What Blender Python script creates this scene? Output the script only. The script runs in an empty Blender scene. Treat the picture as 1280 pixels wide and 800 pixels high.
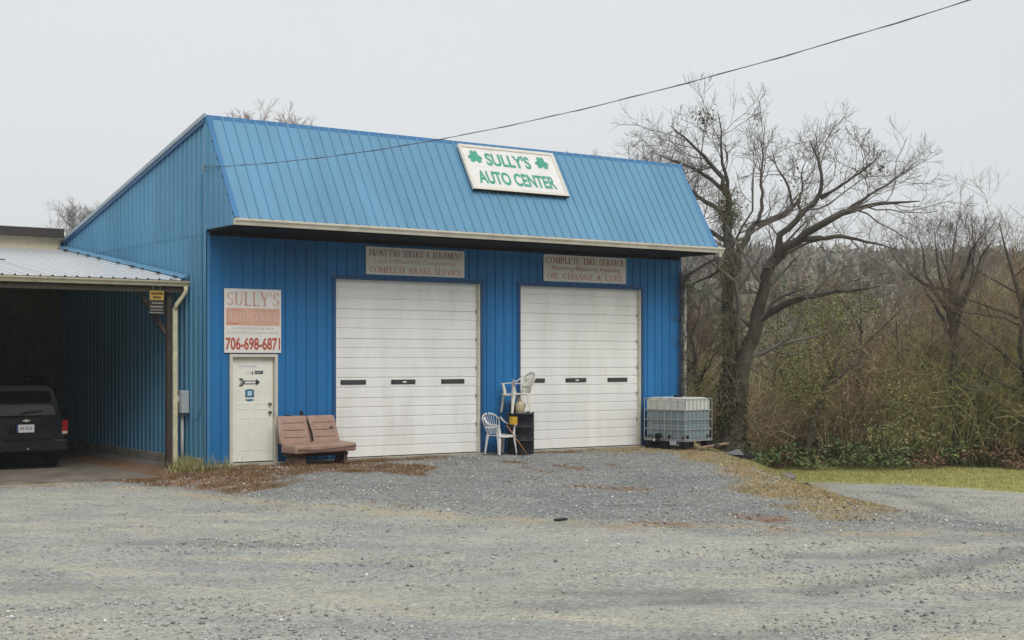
import bpy, math, random
import numpy as np
from mathutils import Vector, Matrix

# ------------------------------------------------------------------ camera
YAW = math.radians(35.21)
SN, CS = math.sin(YAW), math.cos(YAW)
CAM = np.array([-11.09, -25.83, 1.97])
RT = np.array([CS, -SN, 0.0])          # camera right in the world
FW = np.array([SN, CS, 0.0])           # camera forward in the world
FPX = 1800.0                           # focal length in photograph pixels
scene = bpy.context.scene
COL = scene.collection
cam_data = bpy.data.cameras.new('camera')
cam = bpy.data.objects.new('camera', cam_data)
COL.objects.link(cam)
cam.location = CAM
cam.rotation_euler = (math.radians(90), 0, -YAW)
cam_data.sensor_width = 36.0
cam_data.lens = FPX / 1280 * 36
cam_data.shift_y = 51 / 1280
cam_data.clip_start = 0.1
cam_data.clip_end = 6000
scene.camera = cam

# ------------------------------------------------------------------ overcast sky
SUN_EL, SUN_AZ = math.radians(47), math.radians(190)     # azimuth clockwise from +y
world = bpy.data.worlds.new('World')
scene.world = world
world.use_nodes = True
wn, wl = world.node_tree.nodes, world.node_tree.links
wn.clear()
w_out = wn.new('ShaderNodeOutputWorld')
w_bg = wn.new('ShaderNodeBackground')
w_bg.inputs['Strength'].default_value = 0.1
w_sky = wn.new('ShaderNodeTexSky')
w_sky.sky_type = 'NISHITA'
w_sky.sun_disc = False
w_sky.sun_elevation = SUN_EL
w_sky.sun_rotation = SUN_AZ
w_sky.dust_density = 4
w_hsv = wn.new('ShaderNodeHueSaturation')
w_hsv.inputs['Saturation'].default_value = 0.25
w_tc = wn.new('ShaderNodeTexCoord')
w_map = wn.new('ShaderNodeMapping')
w_map.inputs['Scale'].default_value = (1, 1, 3)
w_noise = wn.new('ShaderNodeTexNoise')
w_noise.inputs['Scale'].default_value = 1.6
w_noise.inputs['Detail'].default_value = 4
w_ramp = wn.new('ShaderNodeValToRGB')
w_ramp.color_ramp.elements[0].position = 0.3
w_ramp.color_ramp.elements[1].position = 0.7
w_ramp.color_ramp.elements[0].color = (6.5, 6.8, 7.0, 1)
w_ramp.color_ramp.elements[1].color = (6.95, 7.2, 7.35, 1)
w_mix = wn.new('ShaderNodeMix')
w_mix.data_type = 'RGBA'
w_mix.inputs['Factor'].default_value = 0.93
wl.new(w_sky.outputs['Color'], w_hsv.inputs['Color'])
wl.new(w_tc.outputs['Generated'], w_map.inputs['Vector'])
wl.new(w_map.outputs['Vector'], w_noise.inputs['Vector'])
wl.new(w_noise.outputs['Fac'], w_ramp.inputs['Fac'])
wl.new(w_hsv.outputs['Color'], w_mix.inputs['A'])
wl.new(w_ramp.outputs['Color'], w_mix.inputs['B'])
wl.new(w_mix.outputs['Result'], w_bg.inputs['Color'])
wl.new(w_bg.outputs['Background'], w_out.inputs['Surface'])

sun_data = bpy.data.lights.new('sun', 'SUN')
sun_data.energy = 1.5
sun_data.angle = math.radians(35)
sun_data.color = (1.0, 0.97, 0.93)
sun = bpy.data.objects.new('sun', sun_data)
COL.objects.link(sun)
sdir = Vector((math.sin(SUN_AZ) * math.cos(SUN_EL), math.cos(SUN_AZ) * math.cos(SUN_EL), math.sin(SUN_EL)))
sun.rotation_euler = sdir.to_track_quat('Z', 'Y').to_euler()
sun.location = (0, 0, 40)

scene.view_settings.view_transform = 'Standard'
scene.view_settings.look = 'None'
scene.view_settings.exposure = 0.25
scene.view_settings.gamma = 1.0
scene.view_settings.use_curve_mapping = False
scene.cycles.use_denoising = True
scene.cycles.max_bounces = 6
scene.cycles.volume_bounces = 1
scene.cycles.transparent_max_bounces = 8

# ------------------------------------------------------------------ helpers
def srgb(h):
    h = h.lstrip('#')
    out = []
    for i in (0, 2, 4):
        c = int(h[i:i + 2], 16) / 255
        out.append(c / 12.92 if c <= 0.04045 else ((c + 0.055) / 1.055) ** 2.4)
    return tuple(out)

def P(px, py, zc):
    """world point at a photograph pixel and depth"""
    return CAM + (px - 640) / FPX * zc * RT + zc * FW + np.array([0, 0, (451 - py) / FPX * zc])

def S(t):
    t = np.clip(t, 0, 1)
    return t * t * (3 - 2 * t)

def vnoise(x, y, seed=0):
    """smooth 2-D value noise in 0..1"""
    x = np.asarray(x, float); y = np.asarray(y, float)
    xi, yi = np.floor(x).astype(np.int64), np.floor(y).astype(np.int64)
    fx, fy = S(x - xi), S(y - yi)
    def h(a, b):
        n = (a * 374761393 + b * 668265263 + seed * 974711) & 0xffffffff
        n = ((n ^ (n >> 13)) * 1274126177) & 0xffffffff
        n = n ^ (n >> 16)
        return (n & 0xffff) / 65535.0
    a = h(xi, yi) * (1 - fx) + h(xi + 1, yi) * fx
    b = h(xi, yi + 1) * (1 - fx) + h(xi + 1, yi + 1) * fx
    return a * (1 - fy) + b * fy

def fbm(x, y, seed=0, o=3):
    r, a, t = 0, 0.5, 0
    for k in range(o):
        r = r + a * vnoise(x * 2 ** k, y * 2 ** k, seed + k * 17); t += a; a *= 0.5
    return r / t

def mat(name, col, rough=0.6, var=0.12, scale=3.0, bump=0.0, bscale=60.0, metallic=0.0, spec=0.5,
        stretch=(1, 1, 1), dirt=None, dirt_amt=0.4, dirt_scale=2.0, attr=None, coat=0.0, trans=0.0, fine=0.0, rnd=0.0):
    m = bpy.data.materials.new(name)
    m.use_nodes = True
    N, L = m.node_tree.nodes, m.node_tree.links
    b = N['Principled BSDF']
    b.inputs['Roughness'].default_value = rough
    b.inputs['Metallic'].default_value = metallic
    b.inputs['Specular IOR Level'].default_value = spec
    b.inputs['Coat Weight'].default_value = coat
    if trans: b.inputs['Transmission Weight'].default_value = trans
    geo = N.new('ShaderNodeNewGeometry')
    mp = N.new('ShaderNodeMapping'); mp.inputs['Scale'].default_value = stretch
    L.new(geo.outputs['Position'], mp.inputs['Vector'])
    nz = N.new('ShaderNodeTexNoise'); nz.inputs['Scale'].default_value = scale; nz.inputs['Detail'].default_value = 5
    L.new(mp.outputs['Vector'], nz.inputs['Vector'])
    mr = N.new('ShaderNodeMapRange')
    mr.inputs['From Min'].default_value = 0.28; mr.inputs['From Max'].default_value = 0.72
    mr.inputs['To Min'].default_value = 1 - var; mr.inputs['To Max'].default_value = 1 + var
    L.new(nz.outputs['Fac'], mr.inputs['Value'])
    sc = N.new('ShaderNodeVectorMath'); sc.operation = 'SCALE'
    if attr:
        at = N.new('ShaderNodeAttribute'); at.attribute_name = attr
        L.new(at.outputs['Color'], sc.inputs[0])
    else:
        sc.inputs[0].default_value = col[:3]
    L.new(mr.outputs['Result'], sc.inputs['Scale'])
    cur = sc.outputs['Vector']
    if fine:
        n3 = N.new('ShaderNodeTexNoise'); n3.inputs['Scale'].default_value = 90; n3.inputs['Detail'].default_value = 2
        L.new(geo.outputs['Position'], n3.inputs['Vector'])
        m3 = N.new('ShaderNodeMapRange')
        m3.inputs['From Min'].default_value = 0.3; m3.inputs['From Max'].default_value = 0.7
        m3.inputs['To Min'].default_value = 1 - fine; m3.inputs['To Max'].default_value = 1 + fine
        L.new(n3.outputs['Fac'], m3.inputs['Value'])
        s3 = N.new('ShaderNodeVectorMath'); s3.operation = 'SCALE'
        L.new(cur, s3.inputs[0]); L.new(m3.outputs['Result'], s3.inputs['Scale'])
        cur = s3.outputs['Vector']
    if dirt:
        n2 = N.new('ShaderNodeTexNoise'); n2.inputs['Scale'].default_value = dirt_scale; n2.inputs['Detail'].default_value = 8
        n2.inputs['Roughness'].default_value = 0.7
        L.new(mp.outputs['Vector'], n2.inputs['Vector'])
        r2 = N.new('ShaderNodeMapRange')
        r2.inputs['From Min'].default_value = 0.48; r2.inputs['From Max'].default_value = 0.75
        r2.inputs['To Min'].default_value = 0; r2.inputs['To Max'].default_value = dirt_amt
        L.new(n2.outputs['Fac'], r2.inputs['Value'])
        mx = N.new('ShaderNodeMix'); mx.data_type = 'RGBA'
        L.new(r2.outputs['Result'], mx.inputs['Factor'])
        L.new(cur, mx.inputs['A']); mx.inputs['B'].default_value = (*dirt[:3], 1)
        cur = mx.outputs['Result']
    if rnd:      # every sheet has faded a little differently
        oi = N.new('ShaderNodeObjectInfo'); mo = N.new('ShaderNodeMapRange')
        mo.inputs['To Min'].default_value = 1 - rnd; mo.inputs['To Max'].default_value = 1 + rnd
        L.new(oi.outputs['Random'], mo.inputs['Value'])
        so_ = N.new('ShaderNodeVectorMath'); so_.operation = 'SCALE'
        L.new(cur, so_.inputs[0]); L.new(mo.outputs['Result'], so_.inputs['Scale']); cur = so_.outputs['Vector']
    L.new(cur, b.inputs['Base Color'])
    if bump:
        nb = N.new('ShaderNodeTexNoise'); nb.inputs['Scale'].default_value = bscale; nb.inputs['Detail'].default_value = 4
        L.new(mp.outputs['Vector'], nb.inputs['Vector'])
        bp = N.new('ShaderNodeBump'); bp.inputs['Strength'].default_value = bump; bp.inputs['Distance'].default_value = 0.02
        L.new(nb.outputs['Fac'], bp.inputs['Height']); L.new(bp.outputs['Normal'], b.inputs['Normal'])
    return m

def tag(o, label=None, cat=None, group=None, kind=None):
    if label: o['label'] = label
    if cat: o['category'] = cat
    if group: o['group'] = group
    if kind: o['kind'] = kind
    return o

def empty(name, loc=(0, 0, 0), rz=0.0):
    o = bpy.data.objects.new(name, None)
    COL.objects.link(o); o.location = loc; o.rotation_euler = (0, 0, rz)
    return o

def link(name, me, parent=None, loc=None, rz=0.0):
    o = bpy.data.objects.new(name, me)
    COL.objects.link(o)
    if parent is not None: o.parent = parent
    if loc is not None: o.location = loc
    if rz: o.rotation_euler = (0, 0, rz)
    return o

def np_mesh(name, V, F, m, col=None, smooth=False):
    """mesh from numpy arrays; F is (n,k)"""
    V = np.asarray(V, np.float32); F = np.asarray(F, np.int32)
    me = bpy.data.meshes.new(name)
    n, k = F.shape
    me.vertices.add(len(V)); me.vertices.foreach_set('co', V.ravel())
    me.loops.add(n * k); me.loops.foreach_set('vertex_index', F.ravel())
    me.polygons.add(n)
    me.polygons.foreach_set('loop_start', np.arange(0, n * k, k, dtype=np.int32))
    me.polygons.foreach_set('loop_total', np.full(n, k, np.int32))
    if smooth: me.polygons.foreach_set('use_smooth', np.ones(n, bool))
    me.update(calc_edges=True)
    if col is not None:
        a = me.attributes.new('Col', 'FLOAT_COLOR', 'POINT')
        c = np.ones((len(V), 4), np.float32); c[:, :3] = col
        a.data.foreach_set('color', c.ravel())
    me.materials.append(m)
    return me

class MB:
    def __init__(s): s.v = []; s.f = []; s.mi = []; s.cur = 0
    def add(s, V, F):
        b = len(s.v); s.v += [tuple(map(float, p)) for p in V]
        s.f += [tuple(b + i for i in f) for f in F]; s.mi += [s.cur] * len(F)
        return s
    def box(s, x0, x1, y0, y1, z0, z1):
        V = [(x, y, z) for x in (x0, x1) for y in (y0, y1) for z in (z0, z1)]
        return s.add(V, [(0, 1, 3, 2), (4, 6, 7, 5), (0, 4, 5, 1), (2, 3, 7, 6), (0, 2, 6, 4), (1, 5, 7, 3)])
    def hexa(s, A, B):
        """two matching quads joined into a solid"""
        return s.add(list(A) + list(B), [(3, 2, 1, 0), (4, 5, 6, 7), (0, 1, 5, 4), (1, 2, 6, 5), (2, 3, 7, 6), (3, 0, 4, 7)])
    def prism(s, poly, off):
        n = len(poly); off = np.array(off, float)
        V = [np.array(p, float) for p in poly] + [np.array(p, float) + off for p in poly]
        F = [tuple(range(n))[::-1], tuple(range(n, 2 * n))] + [(i, (i + 1) % n, n + (i + 1) % n, n + i) for i in range(n)]
        return s.add(V, F)
    def tube(s, pts, r, n=8, caps=True, flat=1.0):
        pts = np.array(pts, float); m = len(pts)
        r = np.full(m, r, float) if np.isscalar(r) else np.array(r, float)
        T = np.gradient(pts, axis=0); T /= np.linalg.norm(T, axis=1)[:, None] + 1e-9
        ref = np.array([0, 0, 1.0]) if abs(T[:, 2]).max() < 0.9 else np.array([0.83, 0.56, 0.02])
        U = np.cross(T, ref); U /= np.linalg.norm(U, axis=1)[:, None] + 1e-9
        W = np.cross(T, U)
        a = np.arange(n) * 2 * math.pi / n
        V = []
        for i in range(m):
            for q in a: V.append(pts[i] + r[i] * (math.cos(q) * U[i] + math.sin(q) * W[i] * flat))
        F = [(i * n + j, i * n + (j + 1) % n, (i + 1) * n + (j + 1) % n, (i + 1) * n + j) for i in range(m - 1) for j in range(n)]
        if caps: F += [tuple(range(n))[::-1], tuple((m - 1) * n + j for j in range(n))]
        return s.add(V, F)
    def lathe(s, prof, n=20, c=(0, 0, 0), cap=True):
        V = []; m = len(prof)
        for (r, z) in prof:
            for j in range(n):
                a = 2 * math.pi * j / n
                V.append((c[0] + r * math.cos(a), c[1] + r * math.sin(a), c[2] + z))
        F = [(i * n + j, i * n + (j + 1) % n, (i + 1) * n + (j + 1) % n, (i + 1) * n + j) for i in range(m - 1) for j in range(n)]
        if cap: F += [tuple(range(n))[::-1], tuple((m - 1) * n + j for j in range(n))]
        return s.add(V, F)
    def build(s, name, mats, parent=None, smooth=False, bevel=0.0, seg=2, loc=None, rz=0.0):
        me = bpy.data.meshes.new(name)
        me.from_pydata(s.v, [], s.f)
        for m in (mats if isinstance(mats, (list, tuple)) else [mats]): me.materials.append(m)
        me.polygons.foreach_set('material_index', s.mi)
        if smooth: me.polygons.foreach_set('use_smooth', [True] * len(s.f))
        me.update()
        o = link(name, me, parent, loc, rz)
        if bevel:
            bv = o.modifiers.new('bevel', 'BEVEL'); bv.width = bevel; bv.segments = seg; bv.limit_method = 'ANGLE'
            bv.angle_limit = math.radians(40)
        if smooth and bevel == 0:
            pass
        return o

def soften(o, level=2):
    sb = o.modifiers.new('soft', 'SUBSURF'); sb.levels = level; sb.render_levels = level
    o.data.polygons.foreach_set('use_smooth', [True] * len(o.data.polygons))
    return o

# ---- lettering
def text_geo(body, bold=0.0):
    cu = bpy.data.curves.new('lettering', 'FONT')
    cu.body = body; cu.size = 1.0; cu.offset = bold; cu.resolution_u = 4; cu.fill_mode = 'FRONT'
    o = bpy.data.objects.new('lettering', cu); COL.objects.link(o)
    dg = bpy.context.evaluated_depsgraph_get()
    me = bpy.data.meshes.new_from_object(o.evaluated_get(dg))
    V = [tuple(v.co) for v in me.vertices]; F = [tuple(p.vertices) for p in me.polygons]
    bpy.data.objects.remove(o); bpy.data.curves.remove(cu); bpy.data.meshes.remove(me)
    V = np.array(V)[:, :2]; V = V - V.min(0); V = V / V.max(0)
    return V, F

TK, TN = 0.17, 0.065
def _arc(cx, cy, rx, ry, a0, a1, n=14):
    V = []; F = []
    for i in range(n + 1):
        a = math.radians(a0 + (a1 - a0) * i / n)
        w = TN + (TK - TN) * abs(math.cos(a)) ** 1.5
        c, s = math.cos(a), math.sin(a)
        V += [(cx + rx * c, cy + ry * s), (cx + (rx - w) * c, cy + (ry - w * 0.8) * s)]
    for i in range(n): F.append((2 * i, 2 * i + 2, 2 * i + 3, 2 * i + 1))
    return V, F
def _bar(x0, y0, x1, y1, w):
    d = np.array([x1 - x0, y1 - y0]); L = np.hypot(*d) or 1; n = np.array([-d[1], d[0]]) / L * w / 2
    return [(x0 - n[0], y0 - n[1]), (x1 - n[0], y1 - n[1]), (x1 + n[0], y1 + n[1]), (x0 + n[0], y0 + n[1])], [(0, 1, 2, 3)]
def _stem(x, y0=0, y1=1, lo=True, hi=True, w=TK):
    o = [_bar(x, y0, x, y1, w)]
    if lo: o.append(_bar(x - w * .95, y0 + .02, x + w * .95, y0 + .02, .045))
    if hi: o.append(_bar(x - w * .95, y1 - .02, x + w * .95, y1 - .02, .045))
    return o
def _glyph(ch):
    B, A, St = _bar, _arc, _stem
    h = TN
    if ch == 'A': return [B(.06, 0, .36, 1, .07), B(.38, 1, .7, 0, TK), B(.18, .32, .56, .32, h), B(-.04, .02, .18, .02, .045), B(.54, .02, .84, .02, .045)], .82
    if ch == 'B': return St(.14) + [B(.14, .97, .4, .97, h), B(.14, .53, .4, .53, h), B(.14, .03, .42, .03, h), A(.38, .76, .24, .24, -90, 90), A(.4, .27, .29, .27, -90, 90)], .74
    if ch == 'C': return [A(.42, .5, .4, .5, 40, 320, 20), B(.74, .98, .74, .68, .05), B(.74, .02, .74, .3, .05)], .82
    if ch == 'D': return St(.14) + [B(.14, .97, .4, .97, h), B(.14, .03, .4, .03, h), A(.36, .5, .46, .5, -90, 90)], .88
    if ch == 'E': return St(.14) + [B(.14, .97, .6, .97, h), B(.14, .52, .46, .52, h), B(.14, .03, .62, .03, h), B(.6, 1, .6, .78, .05), B(.47, .65, .47, .4, .05), B(.63, 0, .63, .24, .05)], .7
    if ch == 'F': return St(.14) + [B(.14, .97, .58, .97, h), B(.14, .52, .46, .52, h), B(.58, 1, .58, .78, .05), B(.47, .65, .47, .4, .05)], .64
    if ch == 'G': return [A(.42, .5, .4, .5, 40, 320, 20), B(.74, .98, .74, .68, .05), B(.72, .05, .72, .42, TK), B(.58, .42, .86, .42, .045)], .9
    if ch == 'H': return St(.14) + St(.68) + [B(.14, .52, .68, .52, h)], .84
    if ch == 'I': return St(.15), .32
    if ch == 'K': return St(.14) + [B(.22, .42, .62, .98, .07), B(.34, .58, .7, .02, TK), B(.5, .98, .74, .98, .045), B(.58, .02, .84, .02, .045)], .82
    if ch == 'L': return St(.14) + [B(.14, .03, .6, .03, h), B(.61, 0, .61, .28, .05)], .68
    if ch == 'M': return St(.1, w=.06) + St(.84) + [B(.12, 1, .46, .05, TK), B(.46, .05, .82, 1, .07)], 1.0
    if ch == 'N': return St(.1, w=.06) + St(.72, w=.06) + [B(.12, .98, .7, .02, TK)], .84
    if ch == 'O': return [A(.43, .5, .42, .5, 0, 360, 26)], .86
    if ch == 'P': return St(.14) + [B(.14, .97, .4, .97, h), B(.14, .47, .4, .47, h), A(.36, .72, .28, .28, -90, 90)], .68
    if ch == 'R': return St(.14) + [B(.14, .97, .4, .97, h), B(.14, .49, .4, .49, h), A(.36, .735, .27, .265, -90, 90), B(.38, .48, .68, .02, TK), B(.56, .02, .82, .02, .045)], .8
    if ch == 'S': return [A(.31, .74, .27, .26, 30, 270), A(.31, .26, .29, .26, -150, 90), B(.55, .98, .55, .72, .05), B(.05, .02, .05, .28, .05)], .64
    if ch == 'T': return St(.36, hi=False) + [B(.02, .97, .7, .97, h), B(.03, 1, .03, .76, .05), B(.69, 1, .69, .76, .05)], .72
    if ch == 'U': return St(.14, .3, 1, lo=False) + St(.68, .3, 1, lo=False, w=.06) + [A(.39, .32, .33, .32, 180, 360)], .82
    if ch == 'V': return [B(.08, 1, .4, 0, TK), B(.42, 0, .7, 1, .07), B(-.05, .98, .22, .98, .045), B(.58, .98, .8, .98, .045)], .78
    if ch == 'Y': return St(.38, 0, .45, hi=False) + [B(.06, 1, .38, .42, TK), B(.38, .42, .68, 1, .07), B(-.06, .98, .2, .98, .045), B(.56, .98, .8, .98, .045)], .76
    if ch == '&': return [A(.36, .77, .2, .23, 0, 360), A(.34, .27, .32, .27, 60, 360), B(.24, .62, .76, .03, .14), B(.58, .44, .84, .44, .045)], .86
    if ch == "'": return [B(.1, 1, .1, .72, .1)], .22
    return [], .4
def serif_geo(body):
    V, F, x = [], [], 0.0
    for ch in body:
        prims, adv = _glyph(ch)
        for (pv, pf) in prims:
            b = len(V); V += [(p[0] + x, p[1]) for p in pv]; F += [tuple(b + i for i in f) for f in pf]
        x += adv + 0.08
    V = np.array(V); V = V - V.min(0); V = V / V.max(0)
    return V, F
def lettering(parent, geo, o, ux, uz, w, h, m, name='lettering', lift=0.0, layer=0.0):
    """flat lettering: lower left corner o, axes ux/uz (unit), size w x h"""
    V, F = geo
    o = np.array(o, float); ux = np.array(ux, float); uz = np.array(uz, float)
    nrm = np.cross(ux, uz)
    mb = MB()
    mb.add([o + ux * v[0] * w + uz * v[1] * h + nrm * lift for v in V], F)
    return tag(mb.build(name, m, parent), kind='stuff')

# ------------------------------------------------------------------ terrain
def cam_ut(x, y):
    dx, dy = np.asarray(x) - CAM[0], np.asarray(y) - CAM[1]
    return dx * CS - dy * SN, dx * SN + dy * CS
def shoulder(x, y):           # signed distance right of the edge of the building pad
    return (np.asarray(x) - 13.3) * 0.849 - (np.asarray(y) - 1.0) * 0.529
def lawn_e(x, y): return (np.asarray(x) - 19.2) * 0.91 + (np.asarray(y) - 2.6) * 0.41
def wood_w(x, y): return (np.asarray(x) - 23.1) * 0.58 + (np.asarray(y) - 6.2) * 0.81
def ground_h(x, y, rough=True):
    x = np.asarray(x, float); y = np.asarray(y, float)
    u, t = cam_ut(x, y)
    z = -0.22 + 0.165 * S((x + 1.3) / 1.6) * (1 - S((-y - 1.0) / 5.5))
    z = z + 0.22 * S((16 - t) / 12)
    d = shoulder(x, y)
    z = z - 1.38 * S((d + .6) / 4.8) * S((y + 17) / 12)
    z = z - 0.4 * S((d - 8) / 25) * S((y + 20) / 20)
    hill = 27 * S((t - 110) / 330) * (0.8 + 0.45 * vnoise(u / 110, t / 160, 5)) * S((u + 120) / 160)
    z = z + hill
    if rough:
        nb = np.exp(-((t - 30) / 60.0) ** 2)
        outside = 1 - ((x > -9) & (x < 12.3) & (y > -0.35) & (y < 13)).astype(float)
        z = z + nb * outside * (0.07 * (fbm(x / 2.2, y / 2.2, 3) - 0.5) + 0.03 * (vnoise(x * 2, y * 2, 9) - 0.5))
    return z
def gz(x, y): return float(ground_h(x, y))

def axis(lo, hi, step, far):
    a = list(np.arange(lo, hi + 1e-6, step)); s = step; v = hi
    while v < far: s *= 1.18; v += s; a.append(v)
    s = step; v = lo; b = []
    while v > -far: s *= 1.18; v -= s; b.append(v)
    return np.array(b[::-1] + a)
ax, ay = axis(-16, 34, 0.2, 2600), axis(-26, 12, 0.2, 2600)
GX, GY = np.meshgrid(ax, ay, indexing='ij')
GZ = ground_h(GX, GY)
U_, T_ = cam_ut(GX, GY)
n1 = fbm(GX / 1.5, GY / 1.5, 21); n2 = fbm(GX / 0.5, GY / 0.5, 22); n3 = fbm(GX / 4.0, GY / 4.0, 23)
SH = shoulder(GX, GY)
ROAD_U = [-60, -9, -6, -3.55, 0, 2.8, 8, 60]
ROAD_T = [27, 25.6, 24.3, 22, 19.7, 18.9, 18.4, 18]
def road_edge(u): return np.interp(u, ROAD_U, ROAD_T)
RE = T_ - road_edge(U_)                                     # > 0: the apron side
def soft(v, a, b): return S((v - a) / (b - a))
def m_lawn(x, y, n): return soft(lawn_e(x, y) + (n - .5) * 1.4, -0.15, 0.35) * soft(y, -40, -30) * (shoulder(x, y) > 2)
def m_berm(x, y, n):
    d = shoulder(x, y)
    w = 1.5 * S((y + 14.5) / 6)
    b = soft(d + (n - .5) * 1.5, -1.3 * S((y + 14.5) / 4), -0.5) * (1 - soft(d + (n - .5) * 2, 1.0 + w, 2.1 + w)) * soft(y - .9 * np.maximum(d, 0) + (n - .5) * 3, -12.2, -10.6)
    wallside = soft(x + (n - .5) * 2, 8.2, 9.6) * soft(y + (n - .5) * 1.0, -1.9, -0.9) * (1 - soft(d, 0.5, 1.5))
    behind = soft(y, 0.2, 1.0) * soft(x, 11.9, 12.1) * (1 - soft(d, 3, 5))
    return np.clip(np.maximum(np.maximum(b, wallside), behind), 0, 1)
def m_weed(x, y, n):
    lim = np.interp(x, [-2.6, -1.4, 0.5, 2.4, 3.6, 6.0, 7.6, 9], [-0.4, -2.6, -3.3, -2.3, -1.0, -0.6, -0.75, -0.5])
    a = soft(y - lim + (n - .5) * 1.5, -0.2, 0.5) * soft(x, -2.8, -1.6) * (1 - soft(y, 0.3, 0.9) * (x > -0.3))
    u, t = cam_ut(x, y)
    pt = soft(fbm(x / 1.1, y / 2.3, 27), .66, .74) * soft(t - road_edge(u), -1.5, 0.5) * (y < -.3) * (shoulder(x, y) < 1) * .8
    return np.clip(np.maximum(a * (x < 10.5) * soft(fbm(x / .9, y / .9, 28) + .25 * (y > lim + 1.0), .38, .55), pt), 0, 1)
def m_forest(x, y): return np.maximum(soft(wood_w(x, y) + 0.0, -0.6, 0.6), soft(y, 2.6, 4.2) * soft(x, 12.4, 13.2) * (1 - soft(lawn_e(x, y), -4, -2.5)))
lawn = m_lawn(GX, GY, n1); berm = m_berm(GX, GY, n1); weed = m_weed(GX, GY, n1); forest = m_forest(GX, GY)
far_out = soft(np.hypot(GX, GY), 70, 110) * soft(T_, 30, 60); forest = np.maximum(forest, far_out)
apron = soft(RE + (n1 - .5) * 4.5, -1.6, 2.4) * (1 - soft(SH, 1.2, 3.0))
rim = np.exp(-((RE + (n1 - .5) * 0.8) / 0.45) ** 2) * soft(n2, 0.3, 0.6) * (U_ < 7)
pts_tr = [P(1290, 668, 24.5), P(1180, 640, 28.5), P(1100, 622, 32.5), P(1040, 612, 36)]
def seg_dist(x, y, pts):
    dmin = np.full(np.shape(x), 1e9)
    for a, b in zip(pts[:-1], pts[1:]):
        ab = b[:2] - a[:2]; L2 = ab @ ab
        tt = np.clip(((x - a[0]) * ab[0] + (y - a[1]) * ab[1]) / L2, 0, 1)
        dmin = np.minimum(dmin, np.hypot(x - a[0] - tt * ab[0], y - a[1] - tt * ab[1]))
    return dmin
trk = seg_dist(GX, GY, pts_tr)
def GP(px, py, z):
    zc = (CAM[2] - z) * FPX / (py - 451); return P(px, py, zc)
rut = np.zeros_like(GX)
for pp, zz in (([(1300, 668), (1180, 700), (1000, 728), (760, 742), (500, 752)], -.1), ([(1300, 720), (1150, 748), (950, 770), (700, 790)], 0), ([(-20, 668), (250, 672), (640, 684), (900, 692), (1120, 684), (1290, 655)], -.15), ([(-20, 715), (300, 722), (640, 718), (900, 720)], -.05)):
    ds_ = seg_dist(GX, GY, [GP(a, b, zz) for a, b in pp]) + (n1 - .5) * .5
    rut = np.maximum(rut, np.exp(-(ds_ / .28) ** 2) * soft(n1 * .6 + n3 * .4, .38, .6))
track = np.maximum(np.exp(-((trk - 0.15) / 0.35) ** 2), np.exp(-((trk - 2.0) / 0.3) ** 2) * 0.7) * soft(n1 + n2, 0.6, 1.2)
track = np.maximum(track, rut * .75)
A = np.stack([lawn, np.maximum(berm, 0), weed], -1)
Bm = np.stack([apron, np.clip(rim * 0.9, 0, 1), np.maximum(forest, 0)], -1)
nx, ny = GX.shape
idx = np.arange(nx * ny).reshape(nx, ny)
quads = np.stack([idx[:-1, :-1], idx[1:, :-1], idx[1:, 1:], idx[:-1, 1:]], -1).reshape(-1, 4)

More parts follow.
